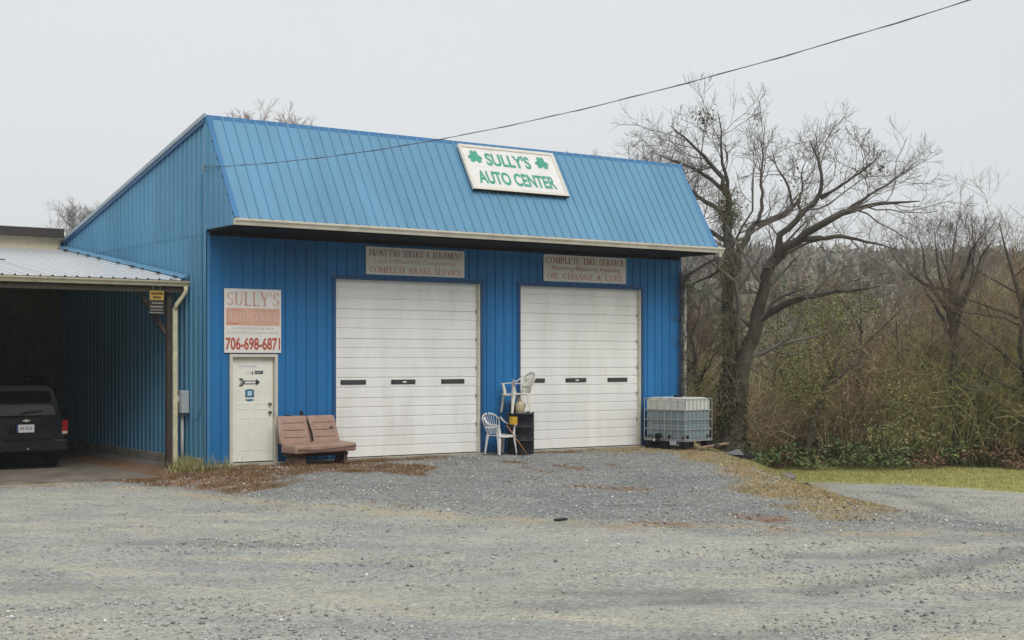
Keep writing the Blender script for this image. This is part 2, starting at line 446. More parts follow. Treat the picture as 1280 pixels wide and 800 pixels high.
def ground_material():
    m = bpy.data.materials.new('gravel_yard'); m.use_nodes = True
    N, L = m.node_tree.nodes, m.node_tree.links
    b = N['Principled BSDF']; b.inputs['Roughness'].default_value = 0.9; b.inputs['Specular IOR Level'].default_value = 0.25
    geo = N.new('ShaderNodeNewGeometry')
    pos = geo.outputs['Position']
    def noise(scale, detail=4, rough=0.6, vec=pos, dist=0.0):
        n = N.new('ShaderNodeTexNoise'); n.inputs['Scale'].default_value = scale; n.inputs['Detail'].default_value = detail
        n.inputs['Roughness'].default_value = rough; n.inputs['Distortion'].default_value = dist
        L.new(vec, n.inputs['Vector']); return n.outputs['Fac']
    def ramp(v, a, bb, lo=0.0, hi=1.0):
        r = N.new('ShaderNodeMapRange'); r.inputs['From Min'].default_value = a; r.inputs['From Max'].default_value = bb
        r.inputs['To Min'].default_value = lo; r.inputs['To Max'].default_value = hi
        L.new(v, r.inputs['Value']); return r.outputs['Result']
    def mix(f, c1, c2, mode='MIX'):
        x = N.new('ShaderNodeMix'); x.data_type = 'RGBA'; x.blend_type = mode
        if isinstance(f, float): x.inputs['Factor'].default_value = f
        else: L.new(f, x.inputs['Factor'])
        for k, c in (('A', c1), ('B', c2)):
            if isinstance(c, tuple): x.inputs[k].default_value = (*c, 1)
            else: L.new(c, x.inputs[k])
        return x.outputs['Result']
    def mul(p, q):
        x = N.new('ShaderNodeMath'); x.operation = 'MULTIPLY'
        for i, c in enumerate((p, q)):
            if isinstance(c, float): x.inputs[i].default_value = c
            else: L.new(c, x.inputs[i])
        return x.outputs[0]
    def scale(c, v):
        x = N.new('ShaderNodeVectorMath'); x.operation = 'SCALE'; L.new(c, x.inputs[0]); L.new(v, x.inputs['Scale']); return x.outputs[0]
    rot = N.new('ShaderNodeMapping'); rot.inputs['Rotation'].default_value = (0, 0, YAW + 0.03)
    L.new(pos, rot.inputs['Vector'])
    st = N.new('ShaderNodeMapping'); st.inputs['Scale'].default_value = (0.3, 1.0, 1)
    L.new(rot.outputs['Vector'], st.inputs['Vector'])
    sv = st.outputs['Vector']
    a1 = N.new('ShaderNodeAttribute'); a1.attribute_name = 'MaskA'
    a2 = N.new('ShaderNodeAttribute'); a2.attribute_name = 'MaskB'
    a3 = N.new('ShaderNodeAttribute'); a3.attribute_name = 'MaskC'
    s1 = N.new('ShaderNodeSeparateColor'); L.new(a1.outputs['Color'], s1.inputs[0])
    s2 = N.new('ShaderNodeSeparateColor'); L.new(a2.outputs['Color'], s2.inputs[0])
    s3 = N.new('ShaderNodeSeparateColor'); L.new(a3.outputs['Color'], s3.inputs[0])
    vor = N.new('ShaderNodeTexVoronoi'); vor.inputs['Scale'].default_value = 26; L.new(pos, vor.inputs['Vector'])
    vs = N.new('ShaderNodeSeparateColor'); L.new(vor.outputs['Color'], vs.inputs[0])
    vor2 = N.new('ShaderNodeTexVoronoi'); vor2.inputs['Scale'].default_value = 60; L.new(pos, vor2.inputs['Vector'])
    vs2 = N.new('ShaderNodeSeparateColor'); L.new(vor2.outputs['Color'], vs2.inputs[0])
    # packed fines and crushed stone
    c_pack = mix(ramp(noise(0.8, 7, 0.7, sv, 0.8), 0.36, 0.64), srgb('#949693'), srgb('#abaa9f'))
    c_pack = mix(ramp(noise(1.6, 7, 0.72, sv, 1.0), 0.48, 0.70), c_pack, srgb('#b7b09b'))
    c_pack = mix(ramp(noise(0.9, 7, 0.75, rot.outputs['Vector']), 0.5, 0.75, 0, 0.6), c_pack, srgb('#73777a'))
    c_apr = mix(ramp(noise(0.7, 6, 0.7), 0.35, 0.7), srgb('#7b7d7b'), srgb('#94958f'))
    c_apr = mix(ramp(noise(0.5, 5, 0.6, sv), 0.5, 0.75, 0, 0.7), c_apr, srgb('#616565'))
    apf = s2.outputs[0]
    c = mix(apf, c_pack, c_apr)
    st_v = N.new('ShaderNodeMix'); st_v.data_type = 'FLOAT'
    L.new(apf, st_v.inputs['Factor']); L.new(ramp(vs.outputs[0], 0, 1, 0.80, 1.20), st_v.inputs['A']); L.new(ramp(vs.outputs[0], 0, 1, 0.62, 1.34), st_v.inputs['B'])
    c = scale(c, st_v.outputs['Result'])
    c = scale(c, ramp(vs2.outputs[0], 0, 1, 0.76, 1.24))
    c = scale(c, ramp(noise(18, 3, 0.6), 0.3, 0.7, 0.86, 1.12))
    bright = ramp(vs2.outputs[1], 0.93, 0.97)
    c = mix(mul(bright, 0.35), c, srgb('#dcdcd6'))
    dark = mul(ramp(noise(5, 6, 0.8), 0.62, 0.72), 0.4)
    c = mix(dark, c, srgb('#66696b'))
    c = mix(mul(s3.outputs[0], 0.8), c, srgb('#6a6c6a'))
    c = mix(mul(s2.outputs[1], ramp(noise(6, 5, 0.7), 0.35, 0.6, 0.2, 0.9)), c, srgb('#b9a57e'))
    # soil and litter under the weeds
    weedc = mix(ramp(noise(4, 6, 0.7), 0.35, 0.65), srgb('#77543e'), srgb('#9a7655'))
    weedc = mix(ramp(noise(11, 5, 0.7), 0.5, 0.7), weedc, srgb('#6e6a5c'))
    c = mix(mul(s1.outputs[2], ramp(noise(3, 6, 0.7), 0.3, 0.5, 0.35, 1.0)), c, weedc)
    bermc = mix(ramp(noise(2.2, 6, 0.7), 0.38, 0.62), srgb('#9f8a66'), srgb('#948c5c'))
    bermc = mix(ramp(noise(9, 5, 0.7), 0.5, 0.75), bermc, srgb('#8b7254'))
    c = mix(mul(s1.outputs[1], ramp(noise(4, 6, 0.7), 0.28, 0.48, 0.4, 1.0)), c, bermc)
    lawnc = mix(ramp(noise(1.3, 6, 0.7), 0.38, 0.62), srgb('#9fa05a'), srgb('#b5ad74'))
    lawnc = mix(ramp(noise(6, 6, 0.7), 0.5, 0.75), lawnc, srgb('#858f45'))
    c = mix(s1.outputs[0], c, lawnc)
    forc = mix(ramp(noise(2.5, 6, 0.7), 0.38, 0.62), srgb('#5c4b38'), srgb('#7a6548'))
    c = mix(s2.outputs[2], c, forc)
    L.new(c, b.inputs['Base Color'])
    h = N.new('ShaderNodeMath'); h.operation = 'ADD'
    L.new(ramp(vor.outputs['Distance'], 0, 0.5, 1, 0), h.inputs[0]); L.new(noise(30, 4, 0.7), h.inputs[1])
    bp = N.new('ShaderNodeBump'); bp.inputs['Strength'].default_value = 0.55; bp.inputs['Distance'].default_value = 0.02
    L.new(h.outputs[0], bp.inputs['Height']); L.new(bp.outputs['Normal'], b.inputs['Normal'])
    return m
M_GROUND = ground_material()
gme = np_mesh('ground', np.stack([GX, GY, GZ - .035 * track], -1).reshape(-1, 3), quads, M_GROUND, smooth=True)
for nm, arr in (('MaskA', A), ('MaskB', Bm), ('MaskC', np.stack([track, track * 0, track * 0], -1))):
    at = gme.attributes.new(nm, 'FLOAT_COLOR', 'POINT')
    c4 = np.ones((nx * ny, 4), np.float32); c4[:, :3] = arr.reshape(-1, 3)
    at.data.foreach_set('color', c4.ravel())
tag(link('ground', gme), kind='structure')

# ------------------------------------------------------------------ materials
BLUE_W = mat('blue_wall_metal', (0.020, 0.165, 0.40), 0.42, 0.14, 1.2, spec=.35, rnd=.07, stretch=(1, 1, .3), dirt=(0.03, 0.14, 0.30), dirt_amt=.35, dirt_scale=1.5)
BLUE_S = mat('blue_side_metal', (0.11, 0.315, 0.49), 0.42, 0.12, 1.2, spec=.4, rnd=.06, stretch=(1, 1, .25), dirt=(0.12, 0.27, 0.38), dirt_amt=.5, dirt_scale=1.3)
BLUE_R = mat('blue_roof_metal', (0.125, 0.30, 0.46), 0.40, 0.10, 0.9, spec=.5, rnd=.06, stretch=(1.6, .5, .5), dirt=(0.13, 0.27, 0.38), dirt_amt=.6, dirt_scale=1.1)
BLUE_T = mat('blue_trim', (0.05, 0.20, 0.42), 0.4, 0.08, 2)
BLUE_J = mat('blue_jamb_trim', (0.012, 0.08, 0.21), 0.45, 0.1, 2)
PALE_T = mat('pale_rake_trim', (0.36, 0.46, 0.50), 0.5, 0.15, 2)
WHITE_D = mat('white_door_steel', (0.86, 0.855, 0.83), 0.45, 0.05, 1.5, stretch=(1.6, 1, .35), dirt=(0.58, 0.54, 0.46), dirt_amt=.3, dirt_scale=1.8, rnd=.02)
CREAM_G = mat('cream_gutter', (0.66, 0.63, 0.53), 0.45, 0.10, 3, dirt=(0.30, 0.25, 0.17), dirt_amt=.5, dirt_scale=2.5)
CREAM_ST = mat('stained_gutter', (0.50, 0.45, 0.32), 0.6, 0.2, 3, dirt=(0.17, 0.13, 0.08), dirt_amt=.8, dirt_scale=3)
CREAM_P = mat('cream_downspout', (0.66, 0.60, 0.40), 0.55, 0.12, 4, dirt=(0.32, 0.27, 0.15), dirt_amt=.6, dirt_scale=5)
CREAM_W = mat('cream_siding', (0.70, 0.62, 0.43), 0.6, 0.1, 2, dirt=(0.40, 0.33, 0.2), dirt_amt=.5, dirt_scale=2)
DOOR_C = mat('door_paint', (0.80, 0.81, 0.72), 0.4, 0.03, 3, dirt=(0.55, 0.53, 0.42), dirt_amt=.3)
FRAME_C = mat('door_casing', (0.60, 0.58, 0.50), 0.5, 0.1, 5, dirt=(0.38, 0.33, 0.26), dirt_amt=.4)
CONC = mat('concrete', (0.36, 0.33, 0.28), 0.9, 0.18, 2.5, bump=.3, dirt=(0.18, 0.15, 0.11), dirt_amt=.7, dirt_scale=1.6)
GALV = mat('galvanised_roof', (0.62, 0.64, 0.66), 0.35, 0.07, 2, metallic=.35, dirt=(0.45, 0.43, 0.42), dirt_amt=.4)
BROWN_F = mat('brown_fascia', (0.035, 0.027, 0.024), 0.6, 0.2, 3)
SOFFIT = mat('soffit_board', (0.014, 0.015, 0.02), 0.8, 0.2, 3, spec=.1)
WOOD_O = mat('weathered_wood', (0.055, 0.043, 0.033), 0.85, 0.3, 4, stretch=(4, 4, .6), bump=.3)
ROOF_B = mat('dark_roofing', (0.10, 0.09, 0.09), 0.9, 0.2, 3)
BLACK_P = mat('black_plastic', (0.011, 0.011, 0.012), 0.5, 0.2, 5, spec=.15)
STEEL = mat('galvanised_steel', (0.42, 0.43, 0.43), 0.45, 0.15, 8, metallic=.6, dirt=(0.25, 0.18, 0.12), dirt_amt=.3)
GREY_B = mat('grey_box_paint', (0.42, 0.46, 0.47), 0.5, 0.08, 6)
GREY_C = mat('grey_conduit', (0.5, 0.51, 0.52), 0.5, 0.08, 6)
GLASS_D = mat('dark_glass', (0.07, 0.075, 0.078), 0.12, 0.1, 4)
CABLE = mat('black_cable', (0.02, 0.02, 0.022), 0.6, 0.1, 5)
SIGN_W = mat('sign_white', (0.78, 0.76, 0.73), 0.5, 0.05, 3, dirt=(0.55, 0.48, 0.42), dirt_amt=.4, dirt_scale=2.5)

# ------------------------------------------------------------------ the blue shop
W, DEP, RIDGE, OUT = 12.05, 12.0, 6.66, 1.276
EAVE = 4.60
RIB, RH = 0.2286, 0.026
def profile(u0, u1):
    """(u, height) points of ribbed sheet between u0 and u1, ribs on a fixed grid"""
    pts = [(u0, 0.0)]
    k = math.floor(u0 / RIB)
    while k * RIB < u1 + RIB:
        c = k * RIB + 0.07
        for du, h in ((-.024, 0), (-.011, RH), (.011, RH), (.024, 0)):
            if u0 + .004 < c + du < u1 - .004: pts.append((c + du, h))
        k += 1
    pts.append((u1, 0.0))
    return pts
def sheet(name, parent, m, org, du, dn, lo, hi, u0, u1, lift=0.0):
    """one ribbed sheet; lo/hi give the 3-D foot and head of the sheet's line at u"""
    V, F = [], []
    dn = np.array(dn, float)
    for (u, h) in profile(u0, u1):
        V += [np.array(lo(u)) + dn * (h + lift), np.array(hi(u)) + dn * (h + lift)]
    for i in range(len(V) // 2 - 1): F.append((2 * i, 2 * i + 2, 2 * i + 3, 2 * i + 1))
    return MB().add(V, F).build(name, m, parent)
rs = random.Random(4)
shop = tag(empty('auto_shop_building', (0, 0, 0)), 'blue metal auto shop with steep front roof and two white garage doors', 'building')
GD = [(2.77, 6.30), (7.35, 10.84)]; GTOP = 3.63
PD = (0.46, 1.475); PTOP = 2.10

# front wall: backing with openings, then sheets
fw = MB()
for (a, b, z0, z1) in [(0.02, PD[0], -.02, 4.45), (PD[0], PD[1], PTOP, 4.45), (PD[1], GD[0][0], -.02, 4.45), (GD[0][0], GD[0][1], GTOP, 4.45),
                       (GD[0][1], GD[1][0], -.02, 4.45), (GD[1][0], GD[1][1], GTOP, 4.45), (GD[1][1], W - .02, -.02, 4.45)]:
    fw.box(a, b, 0.0, 0.14, z0, z1)
front = fw.build('front_wall', BLUE_J, shop)
for (a, b, z0) in [(0.06, PD[0] - .02, 0), (PD[0] - .02, PD[1] + .02, PTOP + .02), (PD[1] + .02, GD[0][0] - .07, 0), (GD[0][0] - .07, GD[0][1] + .07, GTOP + .07),
                   (GD[0][1] + .07, GD[1][0] - .07, 0), (GD[1][0] - .07, GD[1][1] + .07, GTOP + .07), (GD[1][1] + .07, W - .06, 0)]:
    u = a
    while u < b - 1e-3:
        nxt = min(b, (math.floor(u / .9144 + 1e-6) + 1) * .9144)
        if b - nxt < .12: nxt = b
        lf = rs.uniform(.001, .004)
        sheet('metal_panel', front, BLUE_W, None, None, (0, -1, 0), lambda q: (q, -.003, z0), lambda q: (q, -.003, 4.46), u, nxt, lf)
        u = nxt
# garage door trim
for (a, b) in GD:
    t = MB()
    t.box(a - .075, a, -.03, 0.02, 0, GTOP + .075); t.box(b, b + .075, -.03, 0.02, 0, GTOP + .075); t.box(a, b, -.03, 0.02, GTOP, GTOP + .075)
    t.build('door_trim', BLUE_J, front)
    MB().box(b - .045, b - .002, .0, .128, .0, GTOP).build('door_stop', CREAM_G, front)
    MB().box(a + .002, a + .012, .0, .128, .0, GTOP).build('door_stop', CREAM_G, front)
# corner trims
MB().box(-.028, .07, -.03, .0, -.02, 4.45).build('corner_trim', BLUE_T, front, bevel=.004)
MB().box(W - .07, W + .03, -.03, .0, -.02, 4.45).build('corner_trim', BLUE_J, front, bevel=.004)
# side walls
def roof_z(y): return RIDGE - 0.05 - (RIDGE - 0.05 - 4.0) * max(0, y) / DEP
side = MB().prism([(0.02, 0, .1), (0.02, DEP, .1), (0.02, DEP, roof_z(DEP) - .05), (0.02, 0, roof_z(0) - .05)], (0.12, 0, 0)).build('side_wall', BLUE_J, shop)
y = 0.03
while y < DEP - .01:
    nxt = min(DEP, (math.floor(y / .9144 + 1e-6) + 1) * .9144)
    lf = rs.uniform(.001, .004)
    # lower sheet below the lap line, upper sheet above it
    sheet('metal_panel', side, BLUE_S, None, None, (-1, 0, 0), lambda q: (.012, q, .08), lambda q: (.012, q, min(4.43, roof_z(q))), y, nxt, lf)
    if roof_z(y) > 4.6:
        sheet('metal_panel', side, BLUE_S, None, None, (-1, 0, 0), lambda q: (.006, q, min(4.40, roof_z(q) - .02)), lambda q: (.006, q, roof_z(q)), y, nxt, lf + .002)
    y = nxt
MB().box(-.03, -.002, -.03, .075, -.02, roof_z(0) - .02).build('corner_trim', BLUE_S, side, bevel=.004)
right = MB().prism([(W - .14, 0, -.02), (W - .14, DEP, -.02), (W - .14, DEP, roof_z(DEP) - .05), (W - .14, 0, roof_z(0) - .05)], (0.12, 0, 0)).build('side_wall', BLUE_J, shop)
y = 0.03
while y < DEP - .01:
    nxt = min(DEP, (math.floor(y / .9144 + 1e-6) + 1) * .9144)
    sheet('metal_panel', right, BLUE_S, None, None, (1, 0, 0), lambda q: (W - .012, q, -.02), lambda q: (W - .012, q, roof_z(q)), y, nxt, rs.uniform(.001, .004)); y = nxt
MB().box(.02, W - .02, DEP - .14, DEP, -.02, roof_z(DEP) - .05).build('rear_wall', BLUE_S, shop)
found = MB(); found.box(-.03, W + .03, -.05, 0.2, -.35, -.021); found.box(-.06, .13, .2, DEP, -.35, .095); found.box(.13, W + .03, .2, DEP, -.35, -.021)
found.build('foundation', CONC, shop, bevel=.01)
# front sills at the garage doors
for (a, b) in GD: MB().box(a - .1, b + .1, -.10, .13, -.30, -.012).build('door_sill', CONC, shop, bevel=.01)
MB().box(PD[0] - .1, PD[1] + 1.3, -.22, .1, -.30, -.012).build('door_sill', CONC, shop, bevel=.01)
# rear roof
rr = MB().hexa([(-.02, .04, roof_z(0) + .01), (W + .02, .04, roof_z(0) + .01), (W + .02, DEP + .2, roof_z(DEP + .2) + .01), (-.02, DEP + .2, roof_z(DEP + .2) + .01)],
               [(-.02, .04, roof_z(0) + .06), (W + .02, .04, roof_z(0) + .06), (W + .02, DEP + .2, roof_z(DEP + .2) + .06), (-.02, DEP + .2, roof_z(DEP + .2) + .06)]).build('rear_roof', BLUE_R, shop)
for (x0, x1) in ((-.06, -.022), (W + .022, W + .06)):
    MB().hexa([(x0, -.02, roof_z(0) + .005), (x1, -.02, roof_z(0) + .005), (x1, DEP + .2, roof_z(DEP) - .01), (x0, DEP + .2, roof_z(DEP) - .01)],
              [(x0, -.02, roof_z(0) + .085), (x1, -.02, roof_z(0) + .085), (x1, DEP + .2, roof_z(DEP) + .07), (x0, DEP + .2, roof_z(DEP) + .07)]).build('rake_trim', PALE_T, rr)
    MB().hexa([(x0 + .012, -.015, roof_z(0) - .09), (x1 - .004, -.015, roof_z(0) - .09), (x1 - .004, DEP + .19, roof_z(DEP) - .10), (x0 + .012, DEP + .19, roof_z(DEP) - .10)],
              [(x0 + .012, -.015, roof_z(0) + .003), (x1 - .004, -.015, roof_z(0) + .003), (x1 - .004, DEP + .19, roof_z(DEP) - .012), (x0 + .012, DEP + .19, roof_z(DEP) - .012)]).build('rake_board', BLUE_J, rr)
# mansard
MT = np.array([0, -.03, RIDGE - .03]); ME = np.array([0, -OUT, EAVE])
md = (ME - MT); ML = np.linalg.norm(md); md /= ML
mnrm = np.array([0, md[2], -md[1]]); mnrm = mnrm if mnrm[1] < 0 else -mnrm      # outward normal
mans = MB().prism([(.03, -.05, RIDGE - .12), (.03, -.05, EAVE - .1), (.03, -OUT + .05, EAVE - .1), (.03, -OUT + .05, EAVE - .02)], (W - .06, 0, 0)).build('front_roof', SOFFIT, shop)
u = 0.06
while u < W - .06 - 1e-3:
    nxt = min(W - .06, (math.floor(u / .9144 + 1e-6) + 1) * .9144)
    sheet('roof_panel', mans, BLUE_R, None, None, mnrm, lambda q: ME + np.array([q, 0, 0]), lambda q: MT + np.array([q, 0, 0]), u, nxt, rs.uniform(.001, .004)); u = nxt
# ridge cap: front strip and top
cap = MB()
cap.prism([(-.03, -.07, RIDGE - .19), (-.03, -.085, RIDGE - .185), (-.03, -.05, RIDGE + .0), (-.03, .16, RIDGE - .02), (-.03, .16, RIDGE - .05), (-.03, -.03, RIDGE - .04)], (W + .06, 0, 0))
cap.build('ridge_cap', BLUE_T, mans)
for x0, s in ((0.0, 1), (W, -1)):          # hip edge trims down both ends
    a0, a1 = MT + np.array([x0 - .012 * s, 0, -.08]), ME + np.array([x0 - .012 * s, 0, 0])
    b0, b1 = a0 + np.array([.10 * s, 0, 0]), a1 + np.array([.10 * s, 0, 0])
    o1, o2 = mnrm * .004, mnrm * .03
    MB().hexa([a0 + o1, b0 + o1, b1 + o1, a1 + o1], [a0 + o2, b0 + o2, b1 + o2, a1 + o2]).build('edge_trim', BLUE_T, mans)
    # triangular cheek
    V, F = [], []
    xx = x0 - .006 * s
    mb = MB().prism([(x0 + .012 * s, -.03, EAVE - .12), (x0 + .012 * s, -.03, RIDGE - .08), (x0 + .012 * s, -OUT + .03, EAVE - .0), (x0 + .012 * s, -OUT + .03, EAVE - .12)], (.02 * s, 0, 0))
    ck = mb.build('cheek', BLUE_S, mans)
    u = 0.031
    while u < OUT - .02:
        nxt = min(OUT - .02, u + .62)
        sheet('metal_panel', ck, BLUE_S, None, None, (-s, 0, 0), lambda q: (xx + .004 * s, -q, EAVE - .125), lambda q: (xx + .004 * s, -q, RIDGE - .07 - (RIDGE - .07 - EAVE) * q / OUT), u, nxt, .001); u = nxt
sof = MB().box(.01, W - .01, -OUT + .02, -.04, EAVE - .16, EAVE - .126).build('soffit', SOFFIT, shop)
k = 0
xs = .01
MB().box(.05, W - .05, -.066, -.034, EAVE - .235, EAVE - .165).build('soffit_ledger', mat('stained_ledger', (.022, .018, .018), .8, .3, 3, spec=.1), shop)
# gutter: K-style trough
gp = [(-OUT - .005, EAVE - .13), (-OUT - .07, EAVE - .13), (-OUT - .085, EAVE - .085), (-OUT - .12, EAVE - .045), (-OUT - .12, EAVE - .008), (-OUT - .108, EAVE - .008), (-OUT - .105, EAVE - .04), (-OUT - .07, EAVE - .08), (-OUT - .055, EAVE - .118), (-OUT - .005, EAVE - .118)]
gut = MB().prism([(-.02, a, b) for a, b in gp], (W + .17, 0, 0)).build('gutter', CREAM_G, shop)
MB().box(-.02, W + .14, -OUT - .002, -OUT + .018, EAVE - .128, EAVE - .012).build('fascia_board', CREAM_G, gut)
for xe in (-.024, W + .151): MB().prism([(xe, a, b) for a, b in [gp[0], gp[1], gp[2], gp[3], gp[4], (-OUT - .005, EAVE - .008)]], (.004, 0, 0)).build('end_cap', CREAM_G, gut)
# downspout at the far corner: outlet, sloping run, vertical pipe
ds = MB()
ds.tube([(W + .05, -OUT - .06, EAVE - .13), (W + .05, -OUT - .06, EAVE - .22)], .04, 8)
ds.build('downspout_outlet', CREAM_G, gut)
MB().tube([(W + .05, -OUT - .06, EAVE - .22), (W + .06, -.9, EAVE - .34), (W + .09, -.12, EAVE - .62), (W + .09, -.08, EAVE - .72)], .04, 8).build('sloping_downspout', mat('grimy_downspout', (.20, .17, .14), .6, .3, 5), gut)
MB().tube([(W + .09, -.08, EAVE - .72), (W + .09, -.08, 2.4), (W + .085, -.085, .05)], .042, 10).build('downspout', mat('white_pipe', (.62, .60, .55), .5, .2, 3, dirt=(.2, .17, .13), dirt_amt=.8, dirt_scale=3), gut, smooth=True)

# garage doors: six sections each, two grooves, slot windows in the third section from the floor
def garage_door(a, b):
    root = MB().box(a + .012, b - .012, .128, .138, .0, GTOP).build('garage_door', WHITE_D, shop)
    hs = 0.606
    for k in range(6):
        z0, z1 = k * hs + .003, min((k + 1) * hs - .003, GTOP)
        prof = []
        for zz, yy in ((0, .098), (.004, .09), (.19, .09), (.198, .108), (.214, .108), (.222, .09), (.392, .09), (.400, .108), (.416, .108), (.424, .09), (.598, .09), (.6, .098)):
            if z0 + zz <= z1: prof.append((yy, z0 + zz))
        prof += [(prof[-1][0], z1 + .0005), (.127, z1 + .0005), (.127, z0)]
        xl, xr = a + .013, b - .046
        so = MB().prism([(xl, p, q) for p, q in prof], (xr - xl, 0, 0)).build('door_section', WHITE_D, root)
        if k == 2:
            wd = (xr - xl)
            for i, cx in enumerate((.128, .47, .825)):
                c = xl + wd * cx
                MB().box(c - .29, c + .29, .074, .0895, z0 + .272, z0 + .362).build('slot_window', BLACK_P, so)
                MB().box(c - .27, c + .27, .070, .0738, z0 + .283, z0 + .351).build('slot_pane', GLASS_D, so)
                if i == 1: MB().box(c - .03, c + .06, .048, .0695, z0 + .298, z0 + .328).build('door_handle', SIGN_W, so)
    MB().box(a + .013, b - .046, .088, .126, -.011, .002).build('bottom_seal', BLACK_P, root)
    for k in range(1, 6): MB().box(b - .075, b - .05, .078, .0895, k * hs - .04, k * hs + .04).build('roller_hinge', STEEL, root)
for a, b in GD: garage_door(a, b)

# entry door
ed = MB(); x0, x1 = PD
ed.box(x0, x0 + .06, -.045, .14, -.01, PTOP); ed.box(x1 - .06, x1, -.045, .14, -.01, PTOP); ed.box(x0 + .06, x1 - .06, -.045, .14, PTOP - .06, PTOP)
edoor = ed.build('entry_door', FRAME_C, shop, bevel=.004)
leaf = MB()
lx0, lx1 = x0 + .065, x1 - .065
leaf.box(lx0, lx1, .055, .095, .01, PTOP - .065)
lf = leaf.build('door_leaf', DOOR_C, edoor)
lw = lx1 - lx0
for (c0, c1) in ((.13, .45), (.55, .87)):
    for (z0, z1) in ((.22, .86), (1.02, 1.14)):
        a, b = lx0 + lw * c0, lx0 + lw * c1
        mb = MB(); e = .022
        mb.box(a, b, .049, .0548, z0, z0 + .016); mb.box(a, b, .049, .0548, z1 - .016, z1); mb.box(a, a + .016, .049, .0548, z0 + .016, z1 - .016); mb.box(b - .016, b, .049, .0548, z0 + .016, z1 - .016)
        mb.build('moulding', DOOR_C, edoor, bevel=.003)
KNOB = mat('tarnished_brass', (.20, .17, .12), .35, .15, 8, metallic=.8)
for z in (.96, 1.12):
    kb = MB(); kb.lathe([(.028, 0), (.03, .006), (.012, .01), (.012, .03), (.026, .04), (.03, .055), (.02, .068), (.004, .07)], 14)
    kb.v = [(lx1 - .07 + p[0], .0545 - p[2], z + p[1]) for p in kb.v]
    kb.build('door_knob' if z < 1 else 'deadbolt', KNOB, edoor, smooth=True)
# stickers on the door leaf
ux, uz = (1, 0, 0), (0, 0, 1)
STK_B = mat('sticker_black', (.03, .03, .032), .5, .1, 6); STK_W = mat('sticker_white', (.80, .78, .78), .5, .04, 6); STK_T = mat('sticker_teal', (.03, .15, .25), .5, .1, 6)
def flat(name, parent, m, polys, y):
    mb = MB()
    for poly in polys: mb.prism([(p[0], y, p[1]) for p in poly], (0, .0015, 0))
    o = mb.build(name, m, parent)
    return tag(o, kind='stuff') if len(polys) > 1 else o
def rect(a, b, c, d): return [(a, c), (b, c), (b, d), (a, d)]
flat('faded_sticker', edoor, STK_W, [rect(.66, 1.12, 1.82, 1.91)], .0530)
STK_F = mat('sticker_print', (.5, .48, .46), .6, .1, 6)
flat('faded_print', edoor, STK_F, [rect(.70 + i * .055, .73 + i * .055, 1.84, 1.885) for i in range(7)], .0512)
flat('number_sticker', edoor, STK_F, [rect(.85, .862, 1.70, 1.765), rect(.885, .91, 1.70, 1.71), rect(.885, .91, 1.755, 1.765), rect(.897, .91, 1.71, 1.755), rect(.935, .947, 1.70, 1.765)], .0530)
flat('hours_plate', edoor, STK_B, [rect(.965, .99, 1.70, 1.765), rect(1.02, 1.20, 1.71, 1.775)], .0530)
flat('hours_print', edoor, STK_W, [rect(1.035 + i * .028, 1.05 + i * .028, 1.735, 1.752) for i in range(5)], .0512)
flat('arrow_sticker', edoor, STK_B, [[(.69, 1.47), (.76, 1.47), (.79, 1.51), (1.06, 1.51), (1.06, 1.48), (1.135, 1.55), (1.06, 1.62), (1.06, 1.585), (.79, 1.585), (.76, 1.63), (.69, 1.63), (.72, 1.55)]], .0530)
flat('arrow_print', edoor, STK_W, [rect(.81, 1.04, 1.53, 1.565), rect(.725, .74, 1.50, 1.60), rect(.755, .765, 1.52, 1.58)], .0512)
flat('badge_sticker', edoor, STK_T, [[(.815, 1.27), (.84, 1.255), (.99, 1.255), (1.015, 1.27), (1.005, 1.33), (1.015, 1.385), (.99, 1.41), (.915, 1.42), (.84, 1.41), (.815, 1.385), (.825, 1.33)],
                                           [(.81, 1.21), (.86, 1.185), (.915, 1.178), (.97, 1.185), (1.02, 1.21), (.97, 1.222), (.915, 1.226), (.86, 1.222)]], .0530)
flat('badge_print', edoor, mat('badge_blue', (.45, .62, .75), .5, .1, 6), [rect(.87, .96, 1.29, 1.38)], .0512)

# ------------------------------------------------------------------ signs on the shop
INK_R = mat('red_ink', (.46, .10, .06), .6, .2, 6); INK_D = mat('dark_red_ink', (.30, .065, .045), .6, .25, 6)
INK_F = mat('faded_salmon_ink', (.66, .38, .29), .6, .15, 4); INK_O = mat('faded_orange_ink', (.64, .27, .15), .6, .18, 4)
INK_BAND = mat('faded_red_band', (.70, .39, .29), .6, .12, 3); INK_PALE = mat('pale_ink', (.70, .58, .50), .6, .05, 5)
INK_G = mat('green_ink', (.06, .33, .235), .55, .1, 5); INK_GREY = mat('ghost_ink', (.60, .585, .56), .6, .05, 6)
def board(name, x0, x1, z0, z1, label, y1=-.027, th=.014):
    r = MB().box(x0, x1, y1 - th, y1, z0, z1).build(name, SIGN_W, bevel=.002)
    return tag(r, label, 'sign'), y1 - th - .0015
r, yf = board('service_sign', 3.455, 5.862, 3.745, 4.315, 'white board with faded red lettering FRONT END SERVICE over a garage door')
X = (1, 0, 0); Z = (0, 0, 1)
lettering(r, serif_geo('FRONT END SERVICE & ALIGNMENT'), (3.53, yf, 4.125), X, Z, 2.26, .14, INK_D)
lettering(r, text_geo('2 and 4 Wheel Fully Computerized', 0.0), (3.63, yf, 3.96), X, Z, 2.02, .115, INK_F)
lettering(r, serif_geo('COMPLETE BRAKE SERVICE'), (3.54, yf, 3.785), X, Z, 2.25, .13, INK_O)
r, yf = board('service_sign', 7.973, 10.352, 3.75, 4.345, 'white board lettered COMPLETE TIRE SERVICE and OIL CHANGE & LUBE')
lettering(r, serif_geo('COMPLETE TIRE SERVICE'), (8.04, yf, 4.15), X, Z, 2.25, .15, INK_D)
